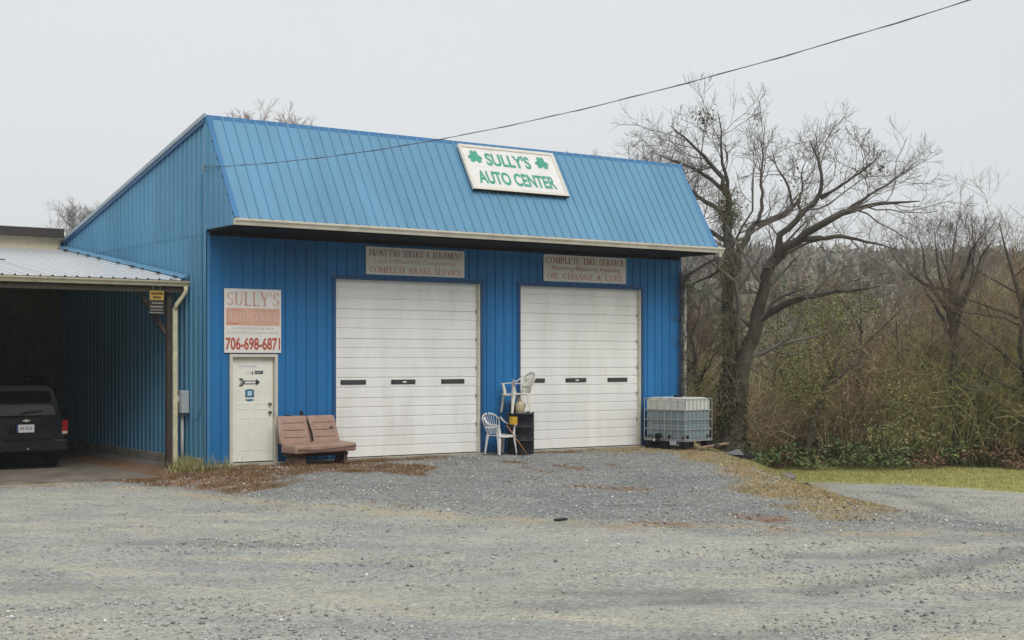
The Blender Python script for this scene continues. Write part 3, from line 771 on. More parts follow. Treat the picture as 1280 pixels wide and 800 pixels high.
for wd_, q0, q1 in (('Mounting', 8.20, 8.80), ('Balancing', 8.88, 9.50), ('Repairing', 9.58, 10.16)):
    lettering(r, text_geo(wd_, 0.0), (q0, yf, 3.985), X, Z, q1 - q0, .115, INK_R)
for q0 in (8.84, 9.54):
    lettering(r, (np.array([(0, .5), (.5, 0), (1, .5), (.5, 1)]), [(0, 1, 2, 3)]), (q0 - .018, yf, 4.035), X, Z, .036, .036, INK_R)
lettering(r, serif_geo('OIL CHANGE & LUBE'), (8.07, yf, 3.80), X, Z, 2.18, .14, INK_O)
r, yf = board('shop_sign', .344, 1.545, 2.125, 3.365, 'square faded white sign with red phone number above the entry door')
lettering(r, serif_geo("SULLY'S"), (.40, yf, 3.04), X, Z, 1.10, .27, INK_F)
MB().add([(.38, yf, 2.655), (1.51, yf, 2.655), (1.51, yf, 2.99), (.38, yf, 2.99)], [(0, 1, 2, 3)]).build('colour_band', INK_BAND, r)
lettering(r, serif_geo('AUTO CENTER'), (.42, yf - .0015, 2.72), X, Z, 1.06, .22, INK_PALE)
for i, (zz, w0, w1) in enumerate(((2.575, .50, 1.40), (2.49, .40, 1.50))):
    mb = MB(); q = w0; rr_ = random.Random(9 + i)
    while q < w1:
        ww = rr_.uniform(.03, .09); mb.add([(q, yf, zz), (q + ww, yf, zz), (q + ww, yf, zz + .045), (q, yf, zz + .045)], [(0, 1, 2, 3)]); q += ww + .022
    mb.build('worn_print', INK_GREY, r)
mb = MB(); mb.add([(.38, yf - .001, 2.70), (.58, yf - .001, 2.675), (.74, yf - .001, 2.70), (.6, yf - .001, 2.69)], [(0, 1, 2, 3)]); mb.build('paint_scar', INK_R, r)
lettering(r, text_geo('706-698-6871', .032), (.37, yf, 2.175), X, Z, 1.155, .25, INK_R)
# tilted roof sign
rs0 = MT + md * .06
org = rs0 + np.array([5.59, 0, 0]) + mnrm * .055
ux3 = np.array([1.0, 0, 0]); uz3 = -md
SW, SHH = 2.52, 1.19
base3 = org + md * (.06 + SHH)
sgn = MB().hexa([base3, base3 + ux3 * SW, base3 + ux3 * SW + uz3 * SHH, base3 + uz3 * SHH],
                [base3 + mnrm * .04, base3 + ux3 * SW + mnrm * .04, base3 + ux3 * SW + uz3 * SHH + mnrm * .04, base3 + uz3 * SHH + mnrm * .04])
sg = tag(sgn.build('roof_sign', SIGN_W, bevel=.003), "white sign with green shamrocks reading SULLY'S AUTO CENTER on the blue roof", 'sign')
fr = MB(); f3 = base3 + mnrm * .041
for (a, b, c, d) in ((0, SW, 0, .07), (0, SW, SHH - .07, SHH), (0, .07, .07, SHH - .07), (SW - .07, SW, .07, SHH - .07)):
    q = [f3 + ux3 * a + uz3 * c, f3 + ux3 * b + uz3 * c, f3 + ux3 * b + uz3 * d, f3 + ux3 * a + uz3 * d]
    fr.hexa(q, [p + mnrm * .018 for p in q])
fr.build('sign_frame', mat('sign_frame_cream', (.70, .66, .57), .5, .08, 4), sg)
st = MB()
for k in range(3):
    q = base3 - mnrm * .055 + ux3 * (.3 + k * .95)
    st.hexa([q, q + ux3 * .06, q + ux3 * .06 + uz3 * SHH, q + uz3 * SHH], [q + mnrm * .054, q + ux3 * .06 + mnrm * .054, q + ux3 * .06 + uz3 * SHH + mnrm * .054, q + uz3 * SHH + mnrm * .054])
st.build('mounting_rail', STEEL, sg)
MB().hexa([base3 - uz3 * .012, base3 - uz3 * .012 + ux3 * SW, base3 - uz3 * .001 + ux3 * SW, base3 - uz3 * .001], [base3 - uz3 * .012 + mnrm * .05, base3 - uz3 * .012 + ux3 * SW + mnrm * .05, base3 - uz3 * .001 + ux3 * SW + mnrm * .05, base3 - uz3 * .001 + mnrm * .05]).build('drip_edge', BLACK_P, sg)
def on_sign(a, c): return f3 + ux3 * a + uz3 * c + mnrm * .0015
lettering(sg, text_geo("SULLY'S", .035), on_sign(.60, .67), ux3, uz3, 1.18, .35, INK_G)
lettering(sg, text_geo('AUTO CENTER', .035), on_sign(.24, .17), ux3, uz3, 2.04, .35, INK_G)
for cx in (.34, 2.10):
    mb = MB()
    for ang in (90, 205, -25):
        a = math.radians(ang); c = np.array([cx + .098 * math.cos(a), .87 + .098 * math.sin(a)])
        poly = []
        for i in range(18):
            t = 2 * math.pi * i / 18 + a
            rr = .10 * (1 - .62 * math.exp(-((math.atan2(math.sin(t - a), math.cos(t - a))) / .30) ** 2))
            poly.append(on_sign(c[0] + rr * math.cos(t), c[1] + rr * math.sin(t)) + mnrm * (.0002 * (ang % 7)))
        mb.add(poly, [tuple(range(18))])
    mb.add([on_sign(cx - .012, .86), on_sign(cx + .05, .71), on_sign(cx + .08, .72), on_sign(cx + .02, .87)], [(0, 1, 2, 3)])
    mb.build('shamrock', INK_G, sg)

# ------------------------------------------------------------------ cream building behind the carport
cb = tag(empty('cream_building', (-8, 8.4, 0)), 'low cream sided building with dark brown fascia behind the carport', 'building')
def inv(o, p): return None
def child(o, parent):           # parent without moving
    o.parent = parent; o.matrix_parent_inverse = Matrix.Translation(-parent.location); return o
SHADE_S = mat('shade_toned_siding', (.20, .18, .12), .7, .15, 2, dirt=(.09, .08, .06), dirt_amt=.6, dirt_scale=1.5)  # cream siding with the carport's shade put into its colour
child(MB().box(-16, -.08, 8.44, 8.6, -.25, 4.92).build('front_wall', SHADE_S), cb)
fwc = [c for c in cb.children][0]
u = -16.0
while u < -.12:
    nxt = min(-.09, u + .9144)
    sheet('siding_panel', fwc, CREAM_W, None, None, (0, -1, 0), lambda q: (q, 8.435, 4.5), lambda q: (q, 8.435, 4.92), u, nxt, rs.uniform(.003, .005))
    sheet('siding_panel', fwc, SHADE_S, None, None, (0, -1, 0), lambda q: (q, 8.435, -.2), lambda q: (q, 8.435, 4.52), u, nxt, .001); u = nxt
child(MB().box(-16, -.075, 8.6, 20, -.25, 4.9).build('body', CREAM_W), cb)
child(MB().box(-16.2, -.07, 8.2, 8.30, 4.885, 5.09).build('fascia', BROWN_F, bevel=.006), cb)
child(MB().box(-16.2, -.071, 8.3, 20.2, 4.925, 5.06).build('roof_slab', ROOF_B), cb)
child(MB().box(-16.2, -.068, 8.185, 8.36, 5.091, 5.105).build('roof_edge', mat('grey_edge_metal', (.35, .34, .33), .5, .1, 4)), cb)

# ------------------------------------------------------------------ carport
CPX0, CPX1, CY0, CY1 = -4.6, -.035, .86, 8.43
def cz(y): return 3.56 + (4.63 - 3.56) * (y - CY0) / (CY1 - CY0)
cp = tag(empty('carport', (-4, .9, -.2)), 'open carport with pale ribbed roof leaning on the blue shop', 'carport')
rafter = MB()
xr = CPX0 + .1
roofp = child(MB().hexa([(CPX0, CY0 + .05, cz(CY0) - .10), (CPX1, CY0 + .05, cz(CY0) - .10), (CPX1, CY1, cz(CY1) - .10), (CPX0, CY1, cz(CY1) - .10)],
                        [(CPX0, CY0 + .05, cz(CY0) - .03), (CPX1, CY0 + .05, cz(CY0) - .03), (CPX1, CY1, cz(CY1) - .03), (CPX0, CY1, cz(CY1) - .03)]).build('carport_roof', WOOD_O), cp)
cn = np.array([0, -(cz(CY1) - cz(CY0)), CY1 - CY0]); cn /= np.linalg.norm(cn)
u = CPX0
while u < CPX1 - .05:
    nxt = min(CPX1 - .0, (math.floor(u / .9144 + 1e-6) + 1) * .9144)
    sheet('roof_panel', roofp, GALV, None, None, cn, lambda q: (q, CY0 - .03, cz(CY0 - .03) - .02), lambda q: (q, CY1, cz(CY1) - .02), u, nxt, rs.uniform(.001, .005)); u = nxt
fl = MB().hexa([(-.16, CY0 - .02, cz(CY0) + .022), (-.036, CY0 - .02, cz(CY0) + .028), (-.036, CY1, cz(CY1) + .028), (-.16, CY1, cz(CY1) + .022)],
               [(-.16, CY0 - .02, cz(CY0) + .028), (-.036, CY0 - .02, cz(CY0) + .09), (-.036, CY1, cz(CY1) + .09), (-.16, CY1, cz(CY1) + .028)])
child(fl.build('flashing', BLUE_R), cp)
tar = MB(); rt_ = random.Random(3)
for k in range(9):
    yy = 1.2 + k * .8 + rt_.uniform(-.25, .25); ll = rt_.uniform(.08, .3)
    tar.hexa([(-.21, yy, cz(yy) + .024), (-.15, yy, cz(yy) + .03), (-.15, yy + ll, cz(yy + ll) + .03), (-.21, yy + ll, cz(yy + ll) + .024)], [(-.21, yy, cz(yy) + .03), (-.15, yy, cz(yy) + .042), (-.15, yy + ll, cz(yy + ll) + .042), (-.21, yy + ll, cz(yy + ll) + .03)])
child(tar.build('tar_patches', BLACK_P), cp)
child(MB().box(CPX0, CPX1 - .02, CY0 + .01, CY0 + .05, 3.30, 3.53).build('header_board', WOOD_O), cp)
g2 = [(.0, -.105), (-.06, -.105), (-.075, -.065), (-.105, -.03), (-.105, 0), (-.095, 0), (-.092, -.027), (-.06, -.06), (-.048, -.095), (0, -.095)]
gut2 = child(MB().prism([(CPX0, CY0 + .005 + a, 3.525 + b) for a, b in g2], (CPX1 - CPX0 + .03, 0, 0)).build('gutter', CREAM_ST), cp)
for (x, y) in ((-.36, 1.02), (-4.45, 1.02)):
    child(MB().box(x - .045, x + .05, y - .06, y + .06, -.24, 3.34).build('post', WOOD_O, bevel=.004), cp)
for x in (-.36,): 
    child(MB().hexa([(x - .02 - .6, .985, 3.30), (x - .02 - .6, 1.055, 3.30), (x - .02 - .5, 1.055, 3.30), (x - .02 - .5, .985, 3.30)], [(x - .07, .985, 2.45), (x - .07, 1.055, 2.45), (x - .06, 1.055, 2.58), (x - .06, .985, 2.58)]).build('brace', WOOD_O), cp)
for k in range(5):
    x = CPX0 + .2 + k * .98
    child(MB().hexa([(x, CY0 + .06, cz(CY0) - .24), (x + .04, CY0 + .06, cz(CY0) - .24), (x + .04, CY1 - .03, cz(CY1) - .24), (x, CY1 - .03, cz(CY1) - .24)], [(x, CY0 + .06, cz(CY0) - .105), (x + .04, CY0 + .06, cz(CY0) - .105), (x + .04, CY1 - .03, cz(CY1) - .105), (x, CY1 - .03, cz(CY1) - .105)]).build('rafter', WOOD_O), cp)
shade_wall = child(MB().box(CPX0 - .1, CPX0, .95, 8.42, -.25, 4.4).build('side_wall', SHADE_S), cp)  # unseen wall, added to keep the carport interior dark
dsp = MB(); dsp.tube([(-.09, .79, 3.42), (-.09, .79, 3.33), (-.11, .82, 3.27), (-.25, .88, 3.06), (-.272, .89, 2.96)], .042, 8)
child(dsp.build('downspout_elbow', CREAM_P, smooth=True), cp)
child(MB().box(-.318, -.226, .86, .93, -.17, 3.0).build('downspout', CREAM_P, bevel=.012), cp)
child(MB().box(-.30, -.24, .79, .86, -.19, -.12).build('downspout_foot', CREAM_P, bevel=.012), cp)
slab = MB()
rng0 = random.Random(8)
edge = [(CPX0, -.05)] + [(CPX0 + k * .45, -.02 + rng0.uniform(-.10, .10)) for k in range(1, 9)] + [(-.55, .05), (-.07, .42)]
slab.prism([(a, b, -.30) for a, b in edge] + [(-.07, 8.43, -.30), (CPX0, 8.43, -.30)], (0, 0, .105))
tag(slab.build('concrete_slab', mat('oil_stained_concrete', (.22, .19, .15), .9, .25, 2.2, bump=.3, dirt=(.06, .05, .04), dirt_amt=.8, dirt_scale=1.2)), 'stained concrete floor slab under the carport', kind='structure')

# warning sign hung under the carport gutter
ys = tag(MB().box(-.83, -.53, .80, .812, 2.885, 3.33).build('warning_sign', mat('sign_black', (.018, .018, .018), .5, .1, 5)), 'small black and yellow notice hanging under the carport gutter', 'sign')
YEL = mat('sign_yellow', (.42, .27, .05), .5, .15, 6); YW = mat('sign_pale', (.38, .34, .26), .5, .1, 6)
flat('yellow_panel', ys, YEL, [rect(-.82, -.54, 3.14, 3.32)], .7975)
flat('dark_print', ys, BLACK_P, [rect(-.79 + i * .034, -.765 + i * .034, 3.245, 3.29) for i in range(7)] + [rect(-.75 + i * .04, -.722 + i * .04, 3.17, 3.215) for i in range(4)], .7955)
flat('pale_print', ys, YW, [rect(-.77 + i * .045, -.74 + i * .045, 3.07, 3.095) for i in range(5)] + [rect(-.81 + i * .036, -.783 + i * .036, 3.0, 3.025) for i in range(7)] + [rect(-.81, -.55, 2.945, 2.957), rect(-.825, -.535, 2.89, 2.902)], .7975)
MB().tube([(-.75, .806, 3.33), (-.75, .806, 3.42)], .004, 5).build('hanger', STEEL, ys); MB().tube([(-.61, .806, 3.33), (-.61, .806, 3.42)], .004, 5).build('hanger', STEEL, ys)

# dead branch on the carport roof
br = MB()
def onroof(x, y, h=.05): return (x, y, cz(y) + h)
br.tube([onroof(-4.6, 4.2), onroof(-4.0, 4.0, .07), onroof(-3.4, 4.05, .05), onroof(-2.75, 3.6, .05)], [.03, .026, .02, .012], 6)
br.tube([onroof(-3.9, 4.02, .07), onroof(-3.7, 4.7, .12), onroof(-3.35, 5.0, .06)], [.02, .014, .006], 5)
br.tube([onroof(-4.3, 4.1, .06), onroof(-4.25, 3.6, .08), onroof(-4.0, 3.2, .05)], [.016, .012, .006], 5)
tag(br.build('fallen_branch', BROWN_F), 'dead branch lying on the pale carport roof', 'branch')

# ------------------------------------------------------------------ electric meter, cable, service line
me_ = tag(empty('electric_meter', (-.03, .93, .95)), 'grey electric meter box with conduit on the blue side wall', 'electric meter')
child(MB().box(-.19, -.03, .76, 1.08, .95, 1.39).build('meter_box', GREY_B, bevel=.012), me_)
dm = MB().lathe([(.085, 0), (.085, .03), (.078, .07), (.05, .095), (.01, .10)], 16)
dm.v = [(-.19 - p[2] + .0, .96 + p[0], 1.21 + p[1]) for p in dm.v]
child(dm.build('meter_dome', mat('meter_glass', (.55, .57, .58), .15, .05, 5), smooth=True), me_)
child(MB().tube([(-.10, .95, .95), (-.10, .95, -.25)], .032, 10).build('conduit', GREY_C, smooth=True), me_)
child(MB().box(-.13, -.07, .90, 1.0, .90, .951).build('conduit_hub', GREY_C, bevel=.01), me_)
child(MB().tube([(-.10, .80, .95), (-.10, .72, .82), (-.07, .50, .78), (-.05, .30, .84), (-.04, .17, 1.0), (-.036, .12, 1.3), (-.036, .11, 3.0), (-.036, .10, 4.4), (-.04, .09, 5.55)], .0065, 6).build('riser_cable', BLUE_J), me_)
WIRE = mat('weathered_wire', (.09, .09, .095), .6, .1, 5)
sl = tag(empty('service_line', (-.05, 0, 5.65)), 'overhead electric service line running from the shop corner to the upper sky', 'power line')
E0 = np.array([-.07, -.02, 5.66]); E1 = P(1500, -95, 13.0)
pts = []
TEND = 1.6
for i in range(61):
    t = TEND * i / 60; p = E0 + (E1 - E0) * t; p[2] -= 4 * .47 * t * (1 - t); pts.append(p)
child(MB().tube(pts, .0055, 5).build('wire', WIRE), sl)
pts2 = [p + np.array([.009 * math.sin(i * 1.9), .009 * math.cos(i * 1.9), .010 * math.cos(i * 1.9)]) for i, p in enumerate(pts)]
child(MB().tube(pts2, .003, 4).build('neutral_wire', WIRE), sl)
child(MB().tube([(-.03, -.02, 5.60), (-.10, -.03, 5.64), (-.10, -.03, 5.70), (-.03, -.02, 5.72)], .014, 6).build('insulator', STEEL), sl)
E1 = pts[-1]; gb = gz(E1[0], E1[1])
pl = tag(empty('utility_pole', (E1[0], E1[1], gb)), 'tall wooden utility pole carrying the service line', 'utility pole')
child(MB().tube([(E1[0], E1[1] - .15, gb - .3), (E1[0], E1[1] - .15, gb + 5), (E1[0], E1[1] - .15, E1[2] + .8)], [.16, .14, .11], 12).build('pole', WOOD_O, smooth=True), pl)
child(MB().tube([(E1[0], E1[1] - .05, E1[2] - .05), (E1[0], E1[1], E1[2])], .03, 6).build('clamp', STEEL), pl)

# ------------------------------------------------------------------ bench seat from a van
VINYL = mat('brown_vinyl', (.35, .22, .168), .55, .14, 5, bump=.25, bscale=25, dirt=(.44, .31, .25), dirt_amt=.6, dirt_scale=6)
VIN_E = mat('pale_piping', (.5, .42, .36), .6, .1, 5); RUST = mat('rusted_brown_metal', (.13, .075, .05), .8, .35, 12); BLKC = mat('belt_black', (.012, .012, .012), .7, .1, 6)
VIN_T = mat('torn_lining', (.04, .03, .028), .9, .2, 6)
def soft_block(pts8, name, m, parent, level=3, crease=.45):
    o = MB().hexa(pts8[:4], pts8[4:]).build(name, m, parent)
    bv = o.modifiers.new('bevel', 'BEVEL'); bv.width = .04; bv.segments = 4
    o.data.polygons.foreach_set('use_smooth', [True] * 6)
    return o
bs = tag(empty('bench_seat', (2.0, -.45, -.02), math.radians(3)), 'worn brown vinyl vehicle bench seat standing between the doors', 'bench seat')
for (a, b) in ((-.67, -.006), (.006, .67)):
    bk = soft_block([(a, -.02, .36), (b, -.02, .36), (b, .13, .36), (a, .13, .36), (a + (.02 if a < -.1 else 0), .16, .91), (b - (.05 if b > .1 else 0), .16, .91), (b - (.05 if b > .1 else 0), .27, .91), (a + (.02 if a < -.1 else 0), .27, .91)], 'backrest', VINYL, bs)
    for zz in (.50, .64, .78):
        yq = -.02 + (zz - .36) / .55 * .18 - .006
        MB().tube([(a + .08, yq + .002, zz), ((a + b) / 2, yq - .001, zz - .006), (b - .1, yq + .002, zz)], .004, 5).build('seam', VIN_T, bk)
    if a > 0:
        MB().add([(.44, .068, .66), (.50, .068, .652), (.55, .074, .672), (.52, .078, .69), (.47, .076, .682)], [(0, 1, 2, 3, 4)]).build('tear', VIN_T, bk)
        MB().add([(.52, .028, .575), (.535, .028, .572), (.538, .034, .592), (.525, .036, .596)], [(0, 1, 2, 3)]).build('tear', VIN_T, bk)
ct = soft_block([(-.68, -.55, .20), (.70, -.55, .23), (.68, .05, .22), (-.66, .05, .20), (-.67, -.56, .36), (.70, -.56, .39), (.67, .05, .41), (-.65, .05, .38)], 'seat_cushion', VINYL, bs)
MB().tube([(-.63, -.572, .29), (-.2, -.585, .27), (.3, -.585, .30), (.66, -.575, .335)], .007, 5).build('seam', VIN_T, ct)
MB().tube([(-.655, .02, .38), (-.655, .10, .62), (-.635, .17, .88)], .013, 6).build('piping', VIN_E, bs)
MB().box(-.62, .63, -.34, .02, .14, .20).build('seat_frame', VIN_T, bs)
for x, w in ((-.6, .26), (.50, .10)):
    leg = MB().hexa([(x, -.40, -.02), (x + w, -.40, -.02), (x + w, -.02, -.02), (x, -.02, -.02)], [(x + .03, -.36, .20), (x + w - .01, -.36, .22), (x + w - .01, -.04, .21), (x + .03, -.04, .20)]).build('leg', RUST, bs, bevel=.01)
bl = MB().tube([(-.07, .24, .93), (-.02, .10, .78), (.01, .015, .58), (.015, -.03, .42)], .022, 6, flat=.35).build('seat_belt', BLKC, bs)
MB().box(-.115, -.055, .225, .265, .90, 1.0).build('belt_buckle', BLKC, bl, bevel=.008)
MB().box(-.47, -.35, .19, .24, .905, .93).build('headrest_socket', BLKC, bs, bevel=.006)

# ------------------------------------------------------------------ plastic chairs
CHW = mat('white_plastic', (.76, .75, .72), .4, .05, 4, dirt=(.55, .5, .42), dirt_amt=.35, dirt_scale=5)
CHC = mat('aged_cream_plastic', (.72, .69, .60), .45, .07, 4, dirt=(.4, .35, .26), dirt_amt=.5, dirt_scale=6)
def chair(name, label, loc, face, m):
    """monobloc armchair; local +x is where it faces"""
    r = tag(empty(name, loc, math.atan2(face[1], face[0])), label, 'chair')
    seat = MB()
    n = 7
    V, F = [], []
    for i in range(n):
        for j in range(n):
            x = -.22 + .45 * i / (n - 1); yw = (.245 if i else .21) - .02 * (i < 1); y = -yw + 2 * yw * j / (n - 1)
            z = .415 - .018 * math.cos((j / (n - 1) - .5) * math.pi) - (.03 * (i / (n - 1) - .9) ** 2 if i == n - 1 else 0) - (.02 if i == n - 1 else 0)
            V.append((x, y, z))
    F = [(i * n + j, (i + 1) * n + j, (i + 1) * n + j + 1, i * n + j + 1) for i in range(n - 1) for j in range(n - 1)]
    so = seat.add(V, F).build('seat', m, r, smooth=True)
    sd = so.modifiers.new('thick', 'SOLIDIFY'); sd.thickness = .02
    def curved(i): return .05 * (1 - (i) ** 2)
    # legs: flared channel section
    for sx, sy in ((1, 1), (1, -1), (-1, 1), (-1, -1)):
        xt, yt = (.20 if sx > 0 else -.20), .235 * sy
        xb, yb = xt + .045 * sx, yt + .03 * sy
        top = .62 if sx > 0 else .41
        def ring(x, y, z, w, d): return [(x - w * sx, y, z), (x, y, z), (x, y - d * sy, z), (x - .012 * sx, y - d * sy, z), (x - .012 * sx, y - .012 * sy, z), (x - w * sx, y - .012 * sy, z)]
        mb = MB(); rings = [ring(xb, yb, 0, .04, .035), ring(xt + .015 * sx, yt + .01 * sy, .28, .062, .055), ring(xt, yt, .42 if sx < 0 else .44, .085, .07)]
        if sx > 0: rings.append(ring(xt + .01, yt + .015 * sy, .62, .05, .03))
        V = [p for q in rings for p in q]; k = 6
        F = [(a * k + i, a * k + (i + 1) % k, (a + 1) * k + (i + 1) % k, (a + 1) * k + i) for a in range(len(rings) - 1) for i in range(k)]
        F += [tuple(range(k))[::-1], tuple((len(rings) - 1) * k + i for i in range(k))]
        mb.add(V, F).build('leg', m, r)
    # arms: from the top of the front legs sweeping up into the back
    for sy in (1, -1):
        pts = [(.235, .25 * sy, .625), (.12, .268 * sy, .64), (-.02, .272 * sy, .645), (-.14, .262 * sy, .67), (-.22, .245 * sy, .73), (-.268, .225 * sy, .79)]
        V = []; 
        for i, p in enumerate(pts):
            w = (.026, .03, .03, .027, .024, .022)[i]
            tx = (-.0, -.0, .0, .2, .7, .8)[i]
            V += [(p[0], p[1] - w, p[2]), (p[0], p[1] + w, p[2]), (p[0] - .012 * tx, p[1] + w, p[2] - .016), (p[0] - .012 * tx, p[1] - w, p[2] - .016)]
        F = [(a * 4 + i, a * 4 + (i + 1) % 4, a * 4 + 4 + (i + 1) % 4, a * 4 + 4 + i) for a in range(len(pts) - 1) for i in range(4)] + [(3, 2, 1, 0), tuple(range(20, 24))]
        MB().add(V, F).build('armrest', m, r, bevel=.004)
    # back: arch rim, bottom rail, fanned slats
    def bx(z): return -.215 - .16 * (z - .42) / .42
    arch = []
    for i in range(15):
        a = math.pi * (i / 14); arch.append((.235 * math.cos(a), .72 + .14 * math.sin(a)))
    arch = [(.165, .42), (.19, .55), (.222, .65)] + arch + [(-.222, .65), (-.19, .55), (-.165, .42)]
    MB().tube([(bx(z) - .03 * (1 - (y / .24) ** 2), y, z) for y, z in arch], .021, 6, flat=.6).build('back_rim', m, r, smooth=True)
    MB().tube([(bx(.56) - .03 * (1 - (y / .2) ** 2), y, .56) for y in (-.19, -.1, 0, .1, .19)], .016, 6).build('back_rail', m, r, smooth=True)
    for k in range(7):
        q = (k - 3) / 3; y0, y1 = .12 * q, .20 * q; zt = .72 + .135 * math.sqrt(max(0, 1 - (y1 / .235) ** 2))
        pts = [(bx(z) - .03 * (1 - (y / .24) ** 2), y, z) for y, z in ((.115 * q, .42), (y0 * .98, .56), ((y0 + y1) / 2, (.56 + zt) / 2), (y1, zt))]
        MB().tube(pts, [.010, .012, .013, .012], 5, flat=.45).build('slat', m, r)
    return r
UU = np.array([CS, -SN]); VV = np.array([-SN, -CS])
f1 = math.cos(math.radians(48)) * UU + math.sin(math.radians(48)) * VV
f2 = -math.cos(math.radians(28)) * UU + math.sin(math.radians(28)) * VV
chair('plastic_chair', 'white plastic armchair standing on the ground beside the black drum', (6.55, -.42, -.03), f1, CHW)
DR = (7.05, -.46)
# ------------------------------------------------------------------ oil drum with things on it
DRUM = mat('drum_black', (.010, .011, .015), .45, .3, 6, spec=.15, dirt=(.06, .045, .035), dirt_amt=.5, dirt_scale=5)
od = tag(empty('oil_drum', (DR[0], DR[1], -.03)), 'black steel drum with a yellow label between the garage doors', 'drum')
MB().lathe([(.285, 0), (.292, .008), (.285, .018), (.285, .27), (.297, .285), (.297, .297), (.285, .312), (.285, .56), (.297, .575), (.297, .587), (.285, .602), (.285, .855), (.294, .866), (.294, .878), (.28, .88), (.278, .865), (.01, .863)], 32).build('shell', DRUM, od, smooth=True)
lid = MB().lathe([(.03, 0), (.03, .018), (.022, .022), (.003, .022)], 12, (.16, .05, .864)).build('bung', STEEL, od)
GREYR = mat('worn_ring', (.09, .09, .095), .5, .3, 9)
for z in (.291, .581): MB().lathe([(.2965, -.006), (.2995, 0), (.2965, .006)], 32, (0, 0, z), cap=False).build('hoop', GREYR, od, smooth=True)
MB().lathe([(.2935, .86), (.2965, .872), (.2935, .882)], 32, cap=False).build('rim', GREYR, od, smooth=True)
lb = MB(); base_a = math.atan2(VV[1], VV[0]) - math.radians(38)
V = []; n = 8
for i in range(n + 1):
    a = base_a + math.radians(-22 + 44 * i / n); V += [(.2875 * math.cos(a), .2875 * math.sin(a), .63), (.2875 * math.cos(a), .2875 * math.sin(a), .80)]
lb.add(V, [(2 * i, 2 * i + 2, 2 * i + 3, 2 * i + 1) for i in range(n)]).build('drum_label', mat('yellow_label', (.75, .45, .03), .5, .12, 9), od)
DT = .852
JUG = mat('yellowed_jug', (.56, .50, .32), .4, .1, 6)
chair('plastic_chair', 'aged cream plastic armchair perched on top of the black drum', (6.93, -.44, DT - .002), f2, CHC)
jg = tag(empty('plastic_jug', (6.98, -.52, DT - .016)), 'yellowed plastic jug standing on the drum beneath the chair', 'jug')
MB().lathe([(.085, 0), (.1, .012), (.1, .20), (.088, .235), (.05, .265), (.032, .275), (.032, .30), (.03, .302), (.003, .302)], 18).build('bottle', JUG, jg, smooth=True)
MB().lathe([(.036, .295), (.036, .325), (.03, .33), (.003, .33)], 14).build('cap', CHW, jg)
MB().tube([(.085, 0, .21), (.135, 0, .20), (.14, 0, .13), (.10, 0, .10)], .014, 6).build('handle', JUG, jg)
bkx = tag(empty('paint_bucket', (6.98, -.28, DT - .016)), 'small dark bucket on the drum behind the yellowed jug', 'bucket')
MB().lathe([(.08, 0), (.10, .21), (.106, .212), (.106, .225), (.095, .225), (.09, .2), (.01, .19)], 18).build('pail', mat('dark_pail', (.03, .03, .035), .5, .2, 6), bkx, smooth=True)
MB().tube([(-.10, 0, .20), (-.09, 0, .28), (0, 0, .33), (.09, 0, .28), (.10, 0, .20)], .005, 5).build('bail', STEEL, bkx)
rg = tag(MB().lathe([(.02, 0), (.07, .008), (.085, .03), (.05, .045), (.01, .03)], 11, (7.18, -.60, DT - .016)).build('oily_rag', DRUM, smooth=True), 'crumpled dark rag on the rim of the drum', 'rag')
soften(rg, 1)
# cup on the arm of the raised chair
armp = np.array([6.93, -.44]) + .20 * f2 + .27 * np.array([-f2[1], f2[0]]) * (1 if (np.array([-f2[1], f2[0]]) @ VV) > 0 else -1)
cpz = DT - .002 + .628
cu = tag(empty('cup', (armp[0], armp[1], cpz)), 'small white cup on the armrest of the raised chair', 'cup')
MB().lathe([(.028, 0), (.036, .085), (.038, .087), (.034, .087), (.026, .01), (.002, .008)], 14).build('cup_wall', CHW, cu, smooth=True)
# broom handle leaning from the chair to the drum foot
bh = tag(empty('broom_handle', (6.85, -.98, -.04)), 'orange brown broom handle leaning beside the white chair', 'broom handle')
child(MB().tube([(6.85, -.98, -.03), (6.53, -.66, .60)], .012, 7).build('stick', mat('handle_wood', (.36, .17, .08), .6, .2, 8), smooth=True), bh)
child(MB().tube([(6.53, -.66, .60), (6.512, -.642, .64)], .014, 7).build('grip', BLACK_P, smooth=True), bh)

# ------------------------------------------------------------------ caged liquid tote
tt = tag(empty('liquid_tote', (11.28, -.80, .0), math.radians(10)), 'caged white plastic liquid tote at the far corner of the shop', 'liquid tote')
HD = mat('tote_plastic', (.66, .68, .64), .4, .06, 3, dirt=(.50, .48, .40), dirt_amt=.4, dirt_scale=3)
HDL = mat('tote_liquid_level', (.21, .28, .32), .35, .10, 3, dirt=(.15, .18, .19), dirt_amt=.7, dirt_scale=3)
LX, LY = .475, .575
def rbox(x, y, z0, z1, c=.045):
    return [(x - c, -y), (x, -y + c), (x, y - c), (x - c, y), (-x + c, y), (-x, y - c), (-x, -y + c), (-x + c, -y)]
def ringed(rows):
    mb = MB(); k = 8; V = []
    for z, e in rows: V += [(p[0], p[1], z) for p in rbox(LX - e, LY - e, 0, 0)]
    F = [(a * k + i, a * k + (i + 1) % k, (a + 1) * k + (i + 1) % k, (a + 1) * k + i) for a in range(len(rows) - 1) for i in range(k)]
    F += [tuple(range(k))[::-1], tuple((len(rows) - 1) * k + i for i in range(k))]
    return mb.add(V, F)
ringed([(.17, .04), (.21, .0), (.50, .0), (.52, .012), (.54, 0), (.83, 0)]).build('filled_tank', HDL, tt)
ringed([(.831, 0), (1.06, .0), (1.12, .05), (1.13, .12)]).build('tank_top', HD, tt)
MB().lathe([(.10, 1.13), (.10, 1.165), (.085, 1.175), (.01, 1.175)], 18).build('filler_cap', BLACK_P, tt)
bars = MB
CAGE = mat('cage_steel', (.36, .37, .37), .55, .2, 8, metallic=.2, dirt=(.2, .15, .1), dirt_amt=.4)
